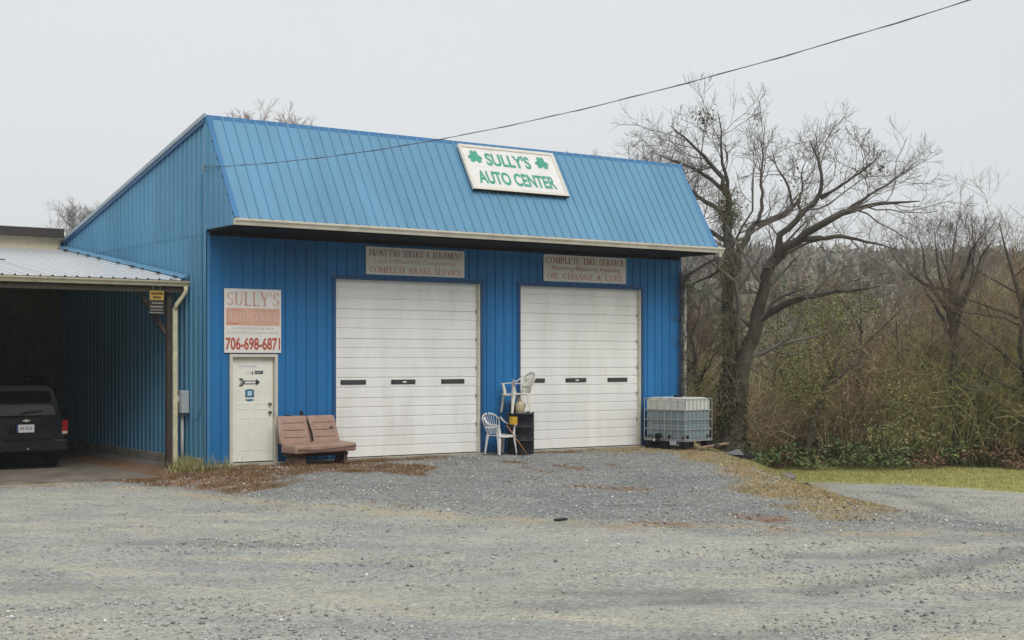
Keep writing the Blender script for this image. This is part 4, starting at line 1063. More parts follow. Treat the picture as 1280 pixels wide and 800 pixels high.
cage = MB(); cx, cy_ = LX + .016, LY + .016
for z in (.18, .40, .62, .84, 1.10):
    cage.tube([(cx, -cy_, z), (cx, cy_, z)], .013, 6); cage.tube([(-cx, -cy_, z), (-cx, cy_, z)], .013, 6)
    cage.tube([(-cx, -cy_, z), (cx, -cy_, z)], .013, 6); cage.tube([(-cx, cy_, z), (cx, cy_, z)], .013, 6)
cage.build('cage_rail', CAGE, tt)
for s in (-1, 1):
    for k in range(8):
        x = -cx + 2 * cx * k / 7; MB().tube([(x, s * (cy_ + .014), .16), (x, s * (cy_ + .014), 1.11)], .009, 5).build('cage_bar', CAGE, tt)
    for k in range(7):
        y = -cy_ + 2 * cy_ * k / 6; MB().tube([(s * (cx + .014), y, .16), (s * (cx + .014), y, 1.11)], .009, 5).build('cage_bar', CAGE, tt)
MB().tube([(-cx, -.15, 1.12), (cx, -.15, 1.12)], .012, 6).build('top_bar', STEEL, tt); MB().tube([(-cx, .15, 1.12), (cx, .15, 1.12)], .012, 6).build('top_bar', STEEL, tt)
MB().box(-.5, .5, -.6, .6, .135, .16).build('pallet_deck', STEEL, tt)
for x in (-.40, .40):
    for y in (-.5, 0, .5): MB().box(x - .09, x + .09, y - .09, y + .09, -.04, .134).build('pallet_foot', BLACK_P, tt, bevel=.01)
for x, y in ((-LX + .07, -LY + .05), (LX - .09, -LY + .05), (-LX + .05, .42), (-LX + .05, -.15)):
    MB().box(x - .07, x + .07, y - .055, y + .055, .165, .275).build('corner_protector', BLACK_P, tt, bevel=.008)
vv = MB().tube([(-LX + .05, .16, .26), (-LX - .12, .16, .24)], .06, 10); vl = vv.build('valve', BLACK_P, tt, smooth=True)
MB().lathe([(.075, 0), (.08, .02), (.08, .045), (.06, .05)], 14, (-LX - .14, .16, .12)).build('valve_body', BLACK_P, vl)
MB().tube([(-LX - .225, .14, .16), (-LX - .235, .14, .16)], .03, 10).build('valve_cap', CHW, vl)
MB().box(-LX - .06, -LX - .045, -.36, -.18, .05, .15).build('data_plate', GREY_B, tt)
def plank(p, q, w, h, m, name, label, cat='plank'):
    p = np.array(p); q = np.array(q); d = (q - p) / np.linalg.norm(q - p); n = np.cross(d, [0, 0, 1]); n /= np.linalg.norm(n)
    A = [p - n * w / 2, p + n * w / 2, p + n * w / 2 + [0, 0, h], p - n * w / 2 + [0, 0, h]]; B = [x + (q - p) for x in A]
    return tag(MB().hexa(A, B).build(name, m, bevel=.004), label, cat)
WD1 = mat('scrap_wood', (.30, .20, .13), .85, .3, 6)
plank((11.15, -1.62, -.02), (12.35, -1.30, .03), .12, .035, WD1, 'scrap_plank', 'pale scrap board lying in front of the caged tote')
plank((11.75, -1.62, -.03), (11.95, -1.34, -.03), .10, .09, BROWN_F, 'scrap_block', 'dark wooden block on the ground by the caged tote', 'wood block')
# scrap metal beside the tote
RKG = mat('dull_grey_metal', (.15, .155, .155), .7, .2, 6)
sx, sy = 12.15, -1.75
sm = tag(empty('scrap_metal', (sx, sy, gz(sx, sy))), 'bent dark scrap metal with a pale flap on the grass by the tote', 'scrap metal')
MB().hexa([(-.38, -.1, -.02), (.45, -.22, -.05), (.6, .1, -.04), (-.4, .2, -.01)], [(-.42, -.08, .05), (.5, -.2, .02), (.55, .1, .02), (-.38, .18, .07)]).build('dark_sheet', BLACK_P, sm)
MB().hexa([(-.22, -.05, .06), (.2, -.12, .03), (.18, .12, .03), (-.2, .14, .07)], [(.02, -.0, .14), (.12, -.05, .17), (.11, .04, .16), (.02, .06, .13)]).build('pale_flap', RKG, sm)
# lumps at the lip of the bank
rkr = random.Random(5)
def lump(name, x, y, s, m, label, cat):
    V, F = [], []
    mb = MB().lathe([(.3, -.3), (.8, -.15), (1, .15), (.75, .5), (.35, .7), (.05, .74)], 9)
    mb.v = [(p[0] * s[0] * rkr.uniform(.8, 1.2), p[1] * s[1] * rkr.uniform(.8, 1.2), p[2] * s[2] * rkr.uniform(.85, 1.15)) for p in mb.v]
    o = mb.build(name, m, loc=(x, y, gz(x, y)), rz=rkr.uniform(0, 6)); return tag(o, label, cat)
RB = mat('black_rubber_lump', (.02, .02, .02), .8, .3, 9); RK = mat('grey_rock', (.19, .18, .165), .9, .2, 6)
lump('rubber_lump', 10.28, -5.72, (.12, .10, .13), RB, 'black lump at the lip of the grassy bank', 'lump')
lump('rubber_lump', 9.70, -6.45, (.08, .07, .08), RB, 'smaller black lump lower on the grassy bank edge', 'lump')
q = P(985, 582, 31.5)
lump('rock', q[0], q[1], (.30, .18, .14), RK, 'flat grey rock at the top of the grassy bank', 'rock')
q = P(701, 655, 19.6)
tag(MB().box(-.10, .10, -.04, .04, -.01, .02).build('flat_scrap', RB, bevel=.006, loc=(q[0], q[1], gz(q[0], q[1]) + .01), rz=.2), 'flat dark scrap lying on the open gravel', 'scrap')

# ------------------------------------------------------------------ parked vehicle in the carport
BODY = mat('black_car_paint', (.006, .0065, .008), .3, .1, 3, spec=.25); RUB = mat('tyre_rubber', (.012, .012, .012), .85, .2, 8)
TAIL = mat('tail_lamp_red', (.35, .012, .012), .2, .1, 6); CLEAR = mat('lamp_clear', (.6, .5, .42), .2, .1, 6); RIM = mat('alloy', (.3, .3, .31), .35, .1, 5, metallic=.8)
PLATE = mat('plate_white', (.72, .72, .72), .4, .04, 5); GLZ = mat('tinted_glass', (.006, .0065, .008), .06, .05, 4, spec=.5)
cz0 = -.195
car = tag(empty('parked_suv', (-2.5, 2.95, cz0)), 'black sport utility vehicle parked tail out in the dark carport', 'car')
CL, HW = 4.75, .90
st_ = [  # y, half width, z floor, z belt, z roof, half roof width
    (.10, .84, .36, 1.04, 1.05, .80), (.16, .88, .33, 1.05, 1.10, .80)]
def rear_y(z): return .12 + max(0, z - 1.0) * .26
sects = []
def section(y, hw, zf, zb, zr, hr, slant=0.0):
    half = [(hw * .8, zf), (hw * .97, zf + .08), (hw, zf + .30), (hw * .985, zb - .12), (hw * .96, zb)]
    if zr > zb + .1: half += [(hr + .02, zr - .12), (hr - .03, zr - .03), (hr - .16, zr)]
    else: half += [(hw * .93, zb + .012), (hw * .85, zb + .03), (hw * .6, zb + .045)]
    full = [(x, y + (slant * max(0, z - 1.0)), z) for x, z in half] + [(-x, y + (slant * max(0, z - 1.0)), z) for x, z in half[::-1]]
    return full
rows = [section(.10, .74, .42, 1.02, 1.64, .56, .42), section(.17, .86, .36, 1.03, 1.73, .64, .42), section(.5, .90, .32, 1.04, 1.79, .68, .22), section(2.0, .90, .30, 1.04, 1.79, .70), section(2.75, .90, .30, 1.03, 1.76, .69),
        section(3.45, .90, .30, 1.02, 1.08, .6), section(4.3, .89, .32, .98, 1.0, .6), section(4.62, .84, .36, .92, .94, .6), section(4.70, .76, .42, .86, .88, .5)]
mb = MB(); k = len(rows[0]); V = [p for r_ in rows for p in r_]
F = [(a * k + i, a * k + (i + 1) % k, (a + 1) * k + (i + 1) % k, (a + 1) * k + i) for a in range(len(rows) - 1) for i in range(k)] + [tuple(range(k)), tuple((len(rows) - 1) * k + i for i in range(k))[::-1]]
bodyo = mb.add(V, F).build('body', BODY, car, bevel=.05, seg=3); bodyo.data.polygons.foreach_set('use_smooth', [True] * len(bodyo.data.polygons))
def rearq(x0, x1, z0, z1, off, x0t=None, x1t=None):
    f = lambda x, z: (x, .10 + .42 * max(0, z - 1.0) - off, z)
    x0t = x0 if x0t is None else x0t; x1t = x1 if x1t is None else x1t
    return [f(x0, z0), f(x1, z0), f(x1t, z1), f(x0t, z1)]
def slabq(name, m, parent, qd, th=.012): return MB().hexa([(p[0], p[1], p[2]) for p in qd], [(p[0], p[1] + th, p[2]) for p in qd]).build(name, m, parent)
rg_ = slabq('rear_window', GLZ, car, rearq(-.66, .66, 1.08, 1.56, .012, -.53, .53))
MB().tube([(-.1, .10, 1.13), (.12, .11, 1.16), (.34, .12, 1.17)], .009, 5).build('wiper', BLACK_P, rg_)
slabq('number_plate_recess', BLACK_P, car, rearq(-.30, .30, .72, .92, .006))
pt = slabq('number_plate', PLATE, car, rearq(-.155, .155, .745, .90, .016))
mb = MB()
for i in range(6):
    x = -.11 + i * .038 + (.012 if i > 1 else 0); mb.box(x, x + .022, .0815, .0835, .79, .86)
mb.build('plate_print', mat('plate_ink', (.25, .25, .28), .5, .2, 60), pt)
slabq('plate_edge_stripe', mat('plate_blue', (.03, .05, .2), .5, .1, 5), pt, rearq(-.19, -.156, .745, .90, .014))
bw = MB().prism([(-.075, .085, .965), (-.028, .085, .965), (-.028, .085, .952), (.028, .085, .952), (.028, .085, .965), (.075, .085, .965), (.06, .085, .99), (.022, .085, .99), (.022, .085, 1.003), (-.022, .085, 1.003), (-.022, .085, .99), (-.06, .085, .99)], (0, .012, 0)).build('tailgate_emblem', mat('emblem_pale', (.7, .66, .55), .3, .05, 5, metallic=.3), car)
for s in (-1, 1):
    tl = MB().hexa([(s * .70, .075, .69), (s * .83, .10, .69), (s * .83, .10, .97), (s * .72, .075, .97)], [(s * .70, .2, .69), (s * .885, .26, .69), (s * .885, .26, .97), (s * .72, .2, .97)]).build('tail_light', TAIL, car, bevel=.01)
    MB().hexa([(s * .705, .069, .70), (s * .82, .092, .70), (s * .82, .092, .755), (s * .71, .069, .755)], [(s * .705, .08, .70), (s * .82, .104, .70), (s * .82, .104, .755), (s * .71, .08, .755)]).build('reversing_lamp', CLEAR, tl)
    MB().hexa([(s * .80, .5, 1.16), (s * .80, 2.6, 1.16), (s * .83, 2.95, 1.08), (s * .83, .45, 1.08)], [(s * .725, .6, 1.62), (s * .725, 2.45, 1.62), (s * .735, 2.5, 1.60), (s * .735, .55, 1.60)]).build('side_window', GLZ, car)
    MB().box(s * .93 - .1, s * .93 + .1, 2.75, 2.9, 1.08, 1.24).build('mirror', BODY, car, bevel=.03)
    MB().tube([(s * .6, .6, 1.80), (s * .6, .7, 1.84), (s * .6, 2.2, 1.84), (s * .6, 2.3, 1.80)], .018, 6).build('roof_rail', BLACK_P, car)
    for yw in (.98, 3.72):
        wh = MB().lathe([(.20, -.11), (.34, -.11), (.365, -.08), (.365, .08), (.34, .11), (.20, .11)], 28, cap=False)
        wh.v = [(s * .76 + p[2], yw + p[0], .365 + p[1]) for p in wh.v]; tyre = wh.build('wheel', RUB, car, smooth=False)
        ri = MB().lathe([(.03, .09), (.06, .095), (.12, .07), (.2, .085), (.205, .1), (.205, -.1), (.02, -.1)], 20)
        ri.v = [(s * (.76 + p[2]), yw + p[0], .365 + p[1]) for p in ri.v]; ri.build('rim', RIM, tyre)
bumper = MB().hexa([(-.80, .0, .36), (.80, .0, .36), (.80, .0, .60), (-.80, .0, .60)], [(-.91, .35, .40), (.91, .35, .40), (.91, .35, .62), (-.91, .35, .62)]).build('rear_bumper', mat('bumper_black', (.012, .012, .013), .45, .1, 4, spec=.3), car, bevel=.035)
MB().hexa([(-.5, -.012, .585), (.5, -.012, .585), (.48, .06, .612), (-.48, .06, .612)], [(-.5, -.006, .575), (.5, -.006, .575), (.48, .06, .602), (-.48, .06, .602)]).build('step_pad', BLACK_P, bumper)
MB().tube([(.0, -.03, .42), (.0, .02, .42)], .02, 8).build('hitch_socket', STEEL, bumper)
MB().hexa([(-.70, 2.78, 1.10), (.70, 2.78, 1.10), (.62, 2.5, 1.64), (-.62, 2.5, 1.64)], [(-.72, 3.42, 1.08), (.72, 3.42, 1.08), (.63, 2.78, 1.74), (-.63, 2.78, 1.74)]).build('windscreen', GLZ, car)
MB().box(-.5, .5, 4.69, 4.73, .62, .82).build('grille', RIM, car, bevel=.01)
for s in (-1, 1): MB().box(s * .66 - .13, s * .66 + .13, 4.60, 4.70, .64, .82).build('headlight', CLEAR, car, bevel=.02)

# ------------------------------------------------------------------ vegetation helpers
def tubes(groups, sides=3):
    """groups: list of (pts (B,n,3), rad (B,n)) -> verts, quads"""
    VV_, FF_, base = [], [], 0
    for pts, rad in groups:
        Bn, n, _ = pts.shape
        T = np.gradient(pts, axis=1); T /= np.linalg.norm(T, axis=2, keepdims=True) + 1e-9
        ref = np.where(np.abs(T[:, :1, 2:3]) > .8, np.array([[[.9, .43, .0]]]), np.array([[[0, 0, 1.0]]]))
        ref = np.broadcast_to(ref, T.shape)
        Un = np.cross(T, ref); Un /= np.linalg.norm(Un, axis=2, keepdims=True) + 1e-9
        Wn = np.cross(T, Un)
        a = np.arange(sides) * 2 * np.pi / sides
        V = pts[:, :, None, :] + rad[:, :, None, None] * (np.cos(a)[None, None, :, None] * Un[:, :, None, :] + np.sin(a)[None, None, :, None] * Wn[:, :, None, :])
        id_ = (np.arange(Bn * n * sides) + base).reshape(Bn, n, sides)
        j2 = (np.arange(sides) + 1) % sides
        F = np.stack([id_[:, :-1, :], id_[:, :-1][:, :, j2], id_[:, 1:][:, :, j2], id_[:, 1:, :]], -1).reshape(-1, 4)
        VV_.append(V.reshape(-1, 3)); FF_.append(F); base += Bn * n * sides
    return np.concatenate(VV_), np.concatenate(FF_)

def spawn(pp, pr, K, rng, t0=.25, lf=(.35, .6), ang=(35, 65), up=.25, npts=5, rfrac=.6, wig=.22, rmin=.004, flat=None):
    Bn, n, _ = pp.shape
    t = t0 + (.99 - t0) * rng.uniform(0, 1, (Bn, K)) ** .7; f = t * (n - 1); i0 = np.minimum(f.astype(int), n - 2); fr = (f - i0)[..., None]
    bi = np.arange(Bn)[:, None]
    A_, B_ = pp[bi, i0], pp[bi, i0 + 1]
    p0 = A_ + (B_ - A_) * fr
    tg = B_ - A_; tg /= np.linalg.norm(tg, axis=2, keepdims=True) + 1e-9
    Lp = np.linalg.norm(np.diff(pp, axis=1), axis=2).sum(1)[:, None]
    L = Lp * rng.uniform(lf[0], lf[1], (Bn, K)) * (1.25 - .55 * t)
    rv = rng.normal(size=(Bn, K, 3)); rv -= (rv * tg).sum(2, keepdims=True) * tg; rv /= np.linalg.norm(rv, axis=2, keepdims=True) + 1e-9
    an = np.radians(rng.uniform(ang[0], ang[1], (Bn, K)))[..., None]
    d = tg * np.cos(an) + rv * np.sin(an); d[..., 2] += up * .5
    d /= np.linalg.norm(d, axis=2, keepdims=True)
    r0 = (pr[bi, i0] * (1 - fr[..., 0]) + pr[bi, i0 + 1] * fr[..., 0]) * rfrac
    r0 = np.maximum(r0, rmin * 1.2)
    pts = [p0]; dd = d
    for k in range(1, npts):
        dd = dd + rng.normal(scale=wig, size=dd.shape); dd[..., 2] += up / npts
        dd = dd / np.linalg.norm(dd, axis=2, keepdims=True)
        pts.append(pts[-1] + dd * (L / (npts - 1))[..., None])
    pts = np.stack(pts, 2).reshape(Bn * K, npts, 3)
    tap = np.linspace(1, 0, npts)[None, None, :]
    rad = rmin + (r0[..., None] - rmin) * tap ** .8
    return pts, rad.reshape(Bn * K, npts)

def resample(pts, n):
    pts = np.array(pts, float); s = np.r_[0, np.cumsum(np.linalg.norm(np.diff(pts, axis=0), axis=1))]
    q = np.linspace(0, s[-1], n)
    o = np.stack([np.interp(q, s, pts[:, i]) for i in range(3)], 1)
    for _ in range(2): o[1:-1] = o[1:-1] * .5 + (o[:-2] + o[2:]) * .25
    return o

BARK_D = mat('dark_bark', (.068, .056, .045), .9, .35, 7, bump=.6, bscale=30, stretch=(1, 1, .35), dirt=(.13, .12, .065), dirt_amt=.7, dirt_scale=4)
BARK_T = mat('twig_bark', (.17, .15, .13), .9, .3, 3, dirt=(.14, .13, .07), dirt_amt=.5)
BARK_G = mat('grey_twigs', (.21, .18, .16), .9, .25, 3)
BARK_P = mat('pale_twigs', (.30, .27, .25), .9, .2, 3)
BARK_R = mat('reddish_twigs', (.30, .20, .17), .9, .25, 3)
BARK_B = mat('brown_twigs', (.20, .135, .09), .9, .3, 3, dirt=(.17, .13, .075), dirt_amt=.5)
VCOL = mat('leaf_colour', (.1, .1, .1), .8, .25, 2.5, attr='Col', spec=.1)

def tree(name, label, limbs, radii, base, seed, levels, mt, mc, group=None, sides0=8, extra=None, cat='tree'):
    """limbs[0] is the trunk; levels = list of spawn keyword dicts for the crown"""
    rng = np.random.default_rng(seed)
    r = tag(empty(name, base), label, cat, group)
    n0 = 13
    LP = np.stack([resample(l, n0) for l in limbs])
    LR = np.stack([np.interp(np.linspace(0, 1, n0), np.linspace(0, 1, len(q)), q) for q in radii])
    jit = rng.normal(scale=1, size=LP.shape) * (np.minimum(LR, .11)[..., None] * .4); jit[:, 0] = 0; LP = LP + jit
    V, F = tubes([(LP, LR)], sides0)
    child(link('trunk', np_mesh('trunk', V, F, mt, smooth=True)), r)
    g = []; cur = (LP, LR)
    for k, kw in enumerate(levels):
        kw = dict(kw); K = kw.pop('K')
        nw = spawn(cur[0], cur[1], K, rng, **kw); g.append(nw); cur = nw
    V, F = tubes(g[:1], 4); V2, F2 = tubes(g[1:], 3) if len(g) > 1 else (np.zeros((0, 3)), np.zeros((0, 4), int))
    child(link('crown', np_mesh('crown', np.concatenate([V, V2]), np.concatenate([F, F2 + len(V)]), mc)), r)
    return r, g

def leaf_quads(C, size, rng, up=0.3):
    n = len(C)
    nrm = rng.normal(size=(n, 3)); nrm[:, 2] = np.abs(nrm[:, 2]) + up; nrm /= np.linalg.norm(nrm, axis=1, keepdims=True)
    a = np.cross(nrm, rng.normal(size=(n, 3))); a /= np.linalg.norm(a, axis=1, keepdims=True) + 1e-9
    b = np.cross(nrm, a)
    s = (size * rng.uniform(.6, 1.3, n))[:, None]
    V = np.stack([C - a * s, C - b * s * .5, C + a * s, C + b * s * .5], 1).reshape(-1, 3)
    return V, np.arange(n * 4).reshape(n, 4)
def pick(cols, n, rng, jit=.18, w=None):
    c = np.array(cols)[rng.choice(len(cols), n, p=w)]
    return np.clip(c * (1 + rng.normal(scale=jit, size=(n, 1))), 0.003, 1)

# ------------------------------------------------------------------ the big forked tree beside the shop
ZT = 39.0
def limb(pxs, dz0=0.0, dz1=0.0, z=ZT):
    pxs = [(a, b if b > 310 else 310 - (310 - b) * .84) for a, b in pxs]
    n = len(pxs); return [P(a, b, z + dz0 + (dz1 - dz0) * i / (n - 1)) for i, (a, b) in enumerate(pxs)]
Lm = [
    (limb([(914, 566), (914, 520), (916, 485), (914, 440), (912, 395), (911, 350), (909, 300), (910, 255)], 0, .4), [.44, .34, .31, .24, .20, .175, .15, .125]),
    (limb([(919, 500), (928, 450), (941, 415), (949, 388), (956, 352), (965, 330), (973, 318)], 0, -.8), [.30, .25, .22, .20, .175, .165, .15]),
    (limb([(910, 258), (907, 225), (902, 203), (893, 190), (874, 166), (856, 147), (838, 128)], .4, .9), [.12, .10, .085, .07, .05, .035, .015]),
    (limb([(910, 258), (912, 230), (907, 205), (900, 170), (903, 140), (898, 110)], .4, -.4), [.10, .08, .06, .045, .03, .012]),
    (limb([(906, 262), (893, 248), (878, 238), (868, 230), (858, 214), (845, 200)], .4, 1.6), [.10, .085, .075, .06, .04, .02]),
    (limb([(908, 300), (890, 286), (866, 272), (842, 250), (818, 224), (800, 206)], .3, 1.2), [.085, .07, .055, .042, .028, .012]),
    (limb([(908, 232), (892, 208), (864, 190), (838, 178), (814, 166)], .4, 1.8), [.085, .07, .05, .034, .01]),
    (limb([(907, 330), (890, 345), (870, 352), (858, 362)], .3, 1.2), [.07, .05, .035, .02]),
    (limb([(914, 345), (924, 312), (931, 288), (942, 274), (960, 270), (978, 264), (992, 250), (1000, 235)], .3, 1.6), [.15, .13, .12, .105, .095, .085, .07, .05]),
    (limb([(948, 272), (955, 240), (950, 205), (955, 170), (948, 140)], .7, 2.0), [.075, .06, .045, .03, .012]),
    (limb([(992, 250), (985, 215), (970, 190), (965, 165)], 1.4, 2.2), [.06, .045, .03, .012]),
    (limb([(972, 320), (971, 300), (979, 283), (992, 271), (1009, 254), (1024, 236), (1031, 214), (1028, 192), (1020, 172), (1012, 150)], -.8, -1.5), [.13, .12, .11, .10, .09, .075, .06, .045, .03, .012]),
    (limb([(972, 320), (986, 312), (1002, 298), (1014, 285), (1036, 267), (1062, 253), (1090, 246), (1120, 242), (1150, 240)], -.8, -2.6), [.15, .145, .135, .125, .105, .08, .06, .04, .015]),
    (limb([(1003, 297), (1022, 297), (1042, 293), (1060, 293), (1082, 300), (1102, 306), (1122, 312)], -1.2, .8), [.095, .08, .07, .06, .045, .03, .012]),
    (limb([(952, 398), (968, 386), (984, 381), (1006, 371), (1028, 366), (1052, 362), (1080, 364), (1100, 358)], -.4, -2.5), [.14, .125, .115, .10, .08, .06, .04, .018]),
    (limb([(1026, 236), (1045, 222), (1066, 205), (1086, 190), (1100, 170)], -1.2, -2.2), [.06, .05, .038, .026, .01]),
    (limb([(1060, 253), (1078, 238), (1098, 222), (1118, 210), (1132, 190)], -1.6, -.6), [.055, .045, .035, .022, .01]),
    (limb([(1000, 262), (998, 240), (1004, 222), (1000, 200), (1008, 178)], -1, -.2), [.06, .045, .035, .025, .01]),
]
bp_ = P(914, 560, ZT)
big, gbig = tree('bare_tree', 'large forked bare tree with dark trunks rising behind the caged tote', [l for l, _ in Lm], [[v * (.95 if i < 2 else .8) for v in q] for i, (_, q) in enumerate(Lm)],
    (bp_[0], bp_[1], gz(bp_[0], bp_[1])), 11,
    [dict(K=8, t0=.3, lf=(.35, .65), ang=(35, 75), up=.2, npts=7, rfrac=.36, wig=.2, rmin=.007),
     dict(K=6, t0=.2, lf=(.35, .6), ang=(30, 65), up=.2, npts=5, rfrac=.5, wig=.22, rmin=.0045),
     dict(K=5, t0=.15, lf=(.4, .75), ang=(25, 60), up=.2, npts=4, rfrac=.5, wig=.22, rmin=.0032)], BARK_D, BARK_T)
# tangles of clinging creeper on the trunks and mistletoe clumps
rg1 = np.random.default_rng(5)
cl = []
for a, b, z, s, n in ((910, 262, 39.3, .45, 260), (914, 340, 39, .5, 160), (912, 430, 39, .55, 240), (918, 500, 39, .7, 380), (905, 400, 38.9, .4, 120), (1012, 262, 38, .3, 60)):
    c0 = P(a, b, z); p0 = c0 + rg1.normal(scale=s * .5, size=(n, 3)) * np.array([.6, .6, 1.3])
    pts = [p0]; d = rg1.normal(size=(n, 3)); d[:, 2] -= .5
    for k in range(4):
        d = d + rg1.normal(scale=.5, size=(n, 3)); d[:, 2] -= .15; d /= np.linalg.norm(d, axis=1, keepdims=True); pts.append(pts[-1] + d * rg1.uniform(.08, .2, (n, 1)))
    cl.append((np.stack(pts, 1), np.full((n, 5), .006)))
V, F = tubes(cl, 3)
child(link('creeper_tangle', np_mesh('creeper_tangle', V, F, mat('creeper_stem', (.19, .17, .085), .9, .3, 3))), big)
mis = []
for a, b, z, s, n in ((880, 148, 39.5, .28, 130), (1080, 215, 38, .22, 90), (915, 265, 39, .4, 220), (1102, 210, 37.5, .14, 30), (995, 225, 38.5, .3, 60)):
    mis.append(P(a, b, z) + rg1.normal(scale=s * .55, size=(n, 3)))
mis = np.concatenate(mis); V, F = leaf_quads(mis, .045, rg1)
child(link('mistletoe_leaves', np_mesh('mistletoe_leaves', V, F, VCOL, col=np.repeat(pick([(.10, .115, .05), (.13, .12, .06)], len(mis), rg1), 4, 0))), big)

# ------------------------------------------------------------------ other distinct trees
def simple_tree(name, label, px, py, zc, top, seed, lean=(0, 0), r0=.12, nl=7, K=(5, 4, 4), mt=None, mc=None, group=None, spread=.55, low=.35, rm=(.008, .006, .005), up=.5, stems=1, bias=None):
    rng = np.random.default_rng(seed)
    b = P(px, py, zc); b[2] = gz(b[0], b[1]); H = top - b[2]
    limbs, radii = [], []
    for s in range(stems):
        dx = rng.normal(scale=.08 * H * (s > 0)) + lean[0]; dy = rng.normal(scale=.08 * H * (s > 0)) + lean[1]
        off = rng.normal(scale=.15 * (s > 0), size=2)
        tr = [b + np.array([off[0] + dx * q ** 1.4, off[1] + dy * q ** 1.4, H * q * (.9 if s == 0 else rng.uniform(.6, .85)) - .1 * (q == 0)]) + np.r_[rng.normal(scale=.012 * H * (q > 0), size=2), 0] for q in np.linspace(0, 1, 7)]
        limbs.append(tr); radii.append([r0 * (1.25 if s == 0 else .8), r0, r0 * .85, r0 * .7, r0 * .5, r0 * .3, .012])
    for k in range(nl):
        tr = limbs[k % stems]
        q = rng.uniform(low, .85); i = min(int(q * 6), 5); p = np.array(tr[i]) + (np.array(tr[i + 1]) - np.array(tr[i])) * (q * 6 - i)
        a = rng.uniform(0, 2 * math.pi); L = H * spread * (1.1 - q) * rng.uniform(.7, 1.2) + .3
        dd = np.array([math.cos(a), math.sin(a), up])
        if bias is not None: dd[:2] += bias
        pl_ = [p]
        for j in range(5):
            dd = dd + rng.normal(scale=.18, size=3) + np.array([0, 0, .10]); pl_.append(pl_[-1] + dd / np.linalg.norm(dd) * L / 5)
        rr = r0 * (1.05 - q) * .62 + .012
        limbs.append(pl_); radii.append([rr, rr * .8, rr * .6, rr * .45, rr * .3, .008])
    lv = [dict(K=K[0], t0=.2, lf=(.35, .6), ang=(25, 60), up=.4, npts=6, rfrac=.42, rmin=rm[0] * .8), dict(K=K[1] + 1, t0=.15, lf=(.4, .65), ang=(25, 55), up=.3, npts=4, rfrac=.5, rmin=rm[1] * .7), dict(K=K[2] + 1, t0=.1, lf=(.45, .75), ang=(25, 55), up=.2, npts=3, rfrac=.5, rmin=rm[2] * .65)]
    return tree(name, label, limbs, radii, tuple(b), seed + 100, lv[:len(K)], mt or BARK_D, mc or BARK_B, group, sides0=6)
def vase_tree(label, px, zc, top, rad_, seed, fork=(.35, .6), n=14, r0=.16, K=(6, 5, 4), mc=None, rm=(.007, .0045, .0035)):
    """short trunk, limbs fanning up to a rounded crown"""
    rng = np.random.default_rng(seed)
    b = P(px, 555, zc); b[2] = gz(b[0], b[1]); H = top - b[2]
    tr = [b + np.array([rng.normal(scale=.05), rng.normal(scale=.05), H * .62 * q]) for q in np.linspace(0, 1, 6)]
    limbs, radii = [tr], [[r0 * 1.3, r0, r0 * .9, r0 * .8, r0 * .65, r0 * .4]]
    for k in range(n):
        q = rng.uniform(fork[0], fork[1]); p = b + np.array([0, 0, H * q]); a = 2 * math.pi * (k + rng.uniform(-.4, .4)) / n; s = rng.uniform(.25, .95)
        e = b + np.array([math.cos(a) * rad_ * s, math.sin(a) * rad_ * s, H * (q + (.93 - q) * math.sqrt(1 - .75 * s * s) * rng.uniform(.85, 1))])
        md_ = (p + e) / 2 + np.array([math.cos(a), math.sin(a), 0]) * rad_ * s * .18 + rng.normal(scale=.02 * H, size=3)
        limbs.append([p, (p + md_) / 2, md_, (md_ + e) / 2 + rng.normal(scale=.02 * H, size=3), e]); rr = r0 * rng.uniform(.3, .55)
        radii.append([rr, rr * .8, rr * .55, rr * .35, .008])
    lv = [dict(K=K[0], t0=.3, lf=(.28, .5), ang=(22, 55), up=.4, npts=5, rfrac=.4, rmin=rm[0]), dict(K=K[1], t0=.2, lf=(.4, .65), ang=(22, 55), up=.3, npts=4, rfrac=.5, rmin=rm[1]), dict(K=K[2], t0=.1, lf=(.45, .75), ang=(22, 55), up=.2, npts=3, rfrac=.5, rmin=rm[2])]
    return tree('bare_tree', label, limbs, radii, tuple(b), seed + 100, lv, BARK_D, mc, sides0=6)
vase_tree('bare tree with a fan of upright stems standing in the brush', 1190, 47, 7.4, 2.0, 31, fork=(.45, .75), n=14, r0=.17, mc=BARK_G)
simple_tree('bare_tree', 'slim straight bare tree at the front edge of the brush', 1076, 565, 47.5, 5.9, 32, r0=.075, nl=7, K=(5, 4, 3), low=.4)
simple_tree('bare_tree', 'low branching bare tree where the brush leaves the picture', 1292, 560, 46, 7.2, 33, lean=(-1.2, .3), r0=.15, nl=12, K=(5, 5, 4), low=.3, spread=.6, bias=np.array([-.5, .3]))
simple_tree('bare_tree', 'crooked dark stump of a tree under olive creepers', 1003, 556, 46, 3.4, 34, lean=(1.2, -.9), r0=.13, nl=8, K=(5, 4, 3), low=.35, up=.3)
simple_tree('bare_tree', 'thin twisted bare tree close to the shop downspout', 876, 550, 41, 4.3, 35, lean=(-.5, .3), r0=.10, nl=8, K=(5, 4, 3))
vase_tree('pinkish budding bare treetop showing above the blue ridge', 347, 52, 11.1, 2.3, 36, fork=(.5, .8), n=22, mc=BARK_R, K=(7, 5, 4), rm=(.008, .006, .005))
vase_tree('pale grey bare treetop behind the sloping roof edge', 108, 66, 9.4, 2.0, 37, fork=(.4, .7), n=22, mc=BARK_P, K=(7, 5, 4), rm=(.008, .006, .005))
vase_tree('wide bare tree rising behind the shop roof end', 812, 50, 9.8, 2.7, 38, fork=(.4, .75), n=20, mc=BARK_G, K=(6, 5, 4))
vase_tree('faint bare treetop just above the blue roof by the roof sign', 726, 62, 11.6, 1.2, 39, fork=(.6, .8), n=9, mc=BARK_P, K=(5, 5, 4))

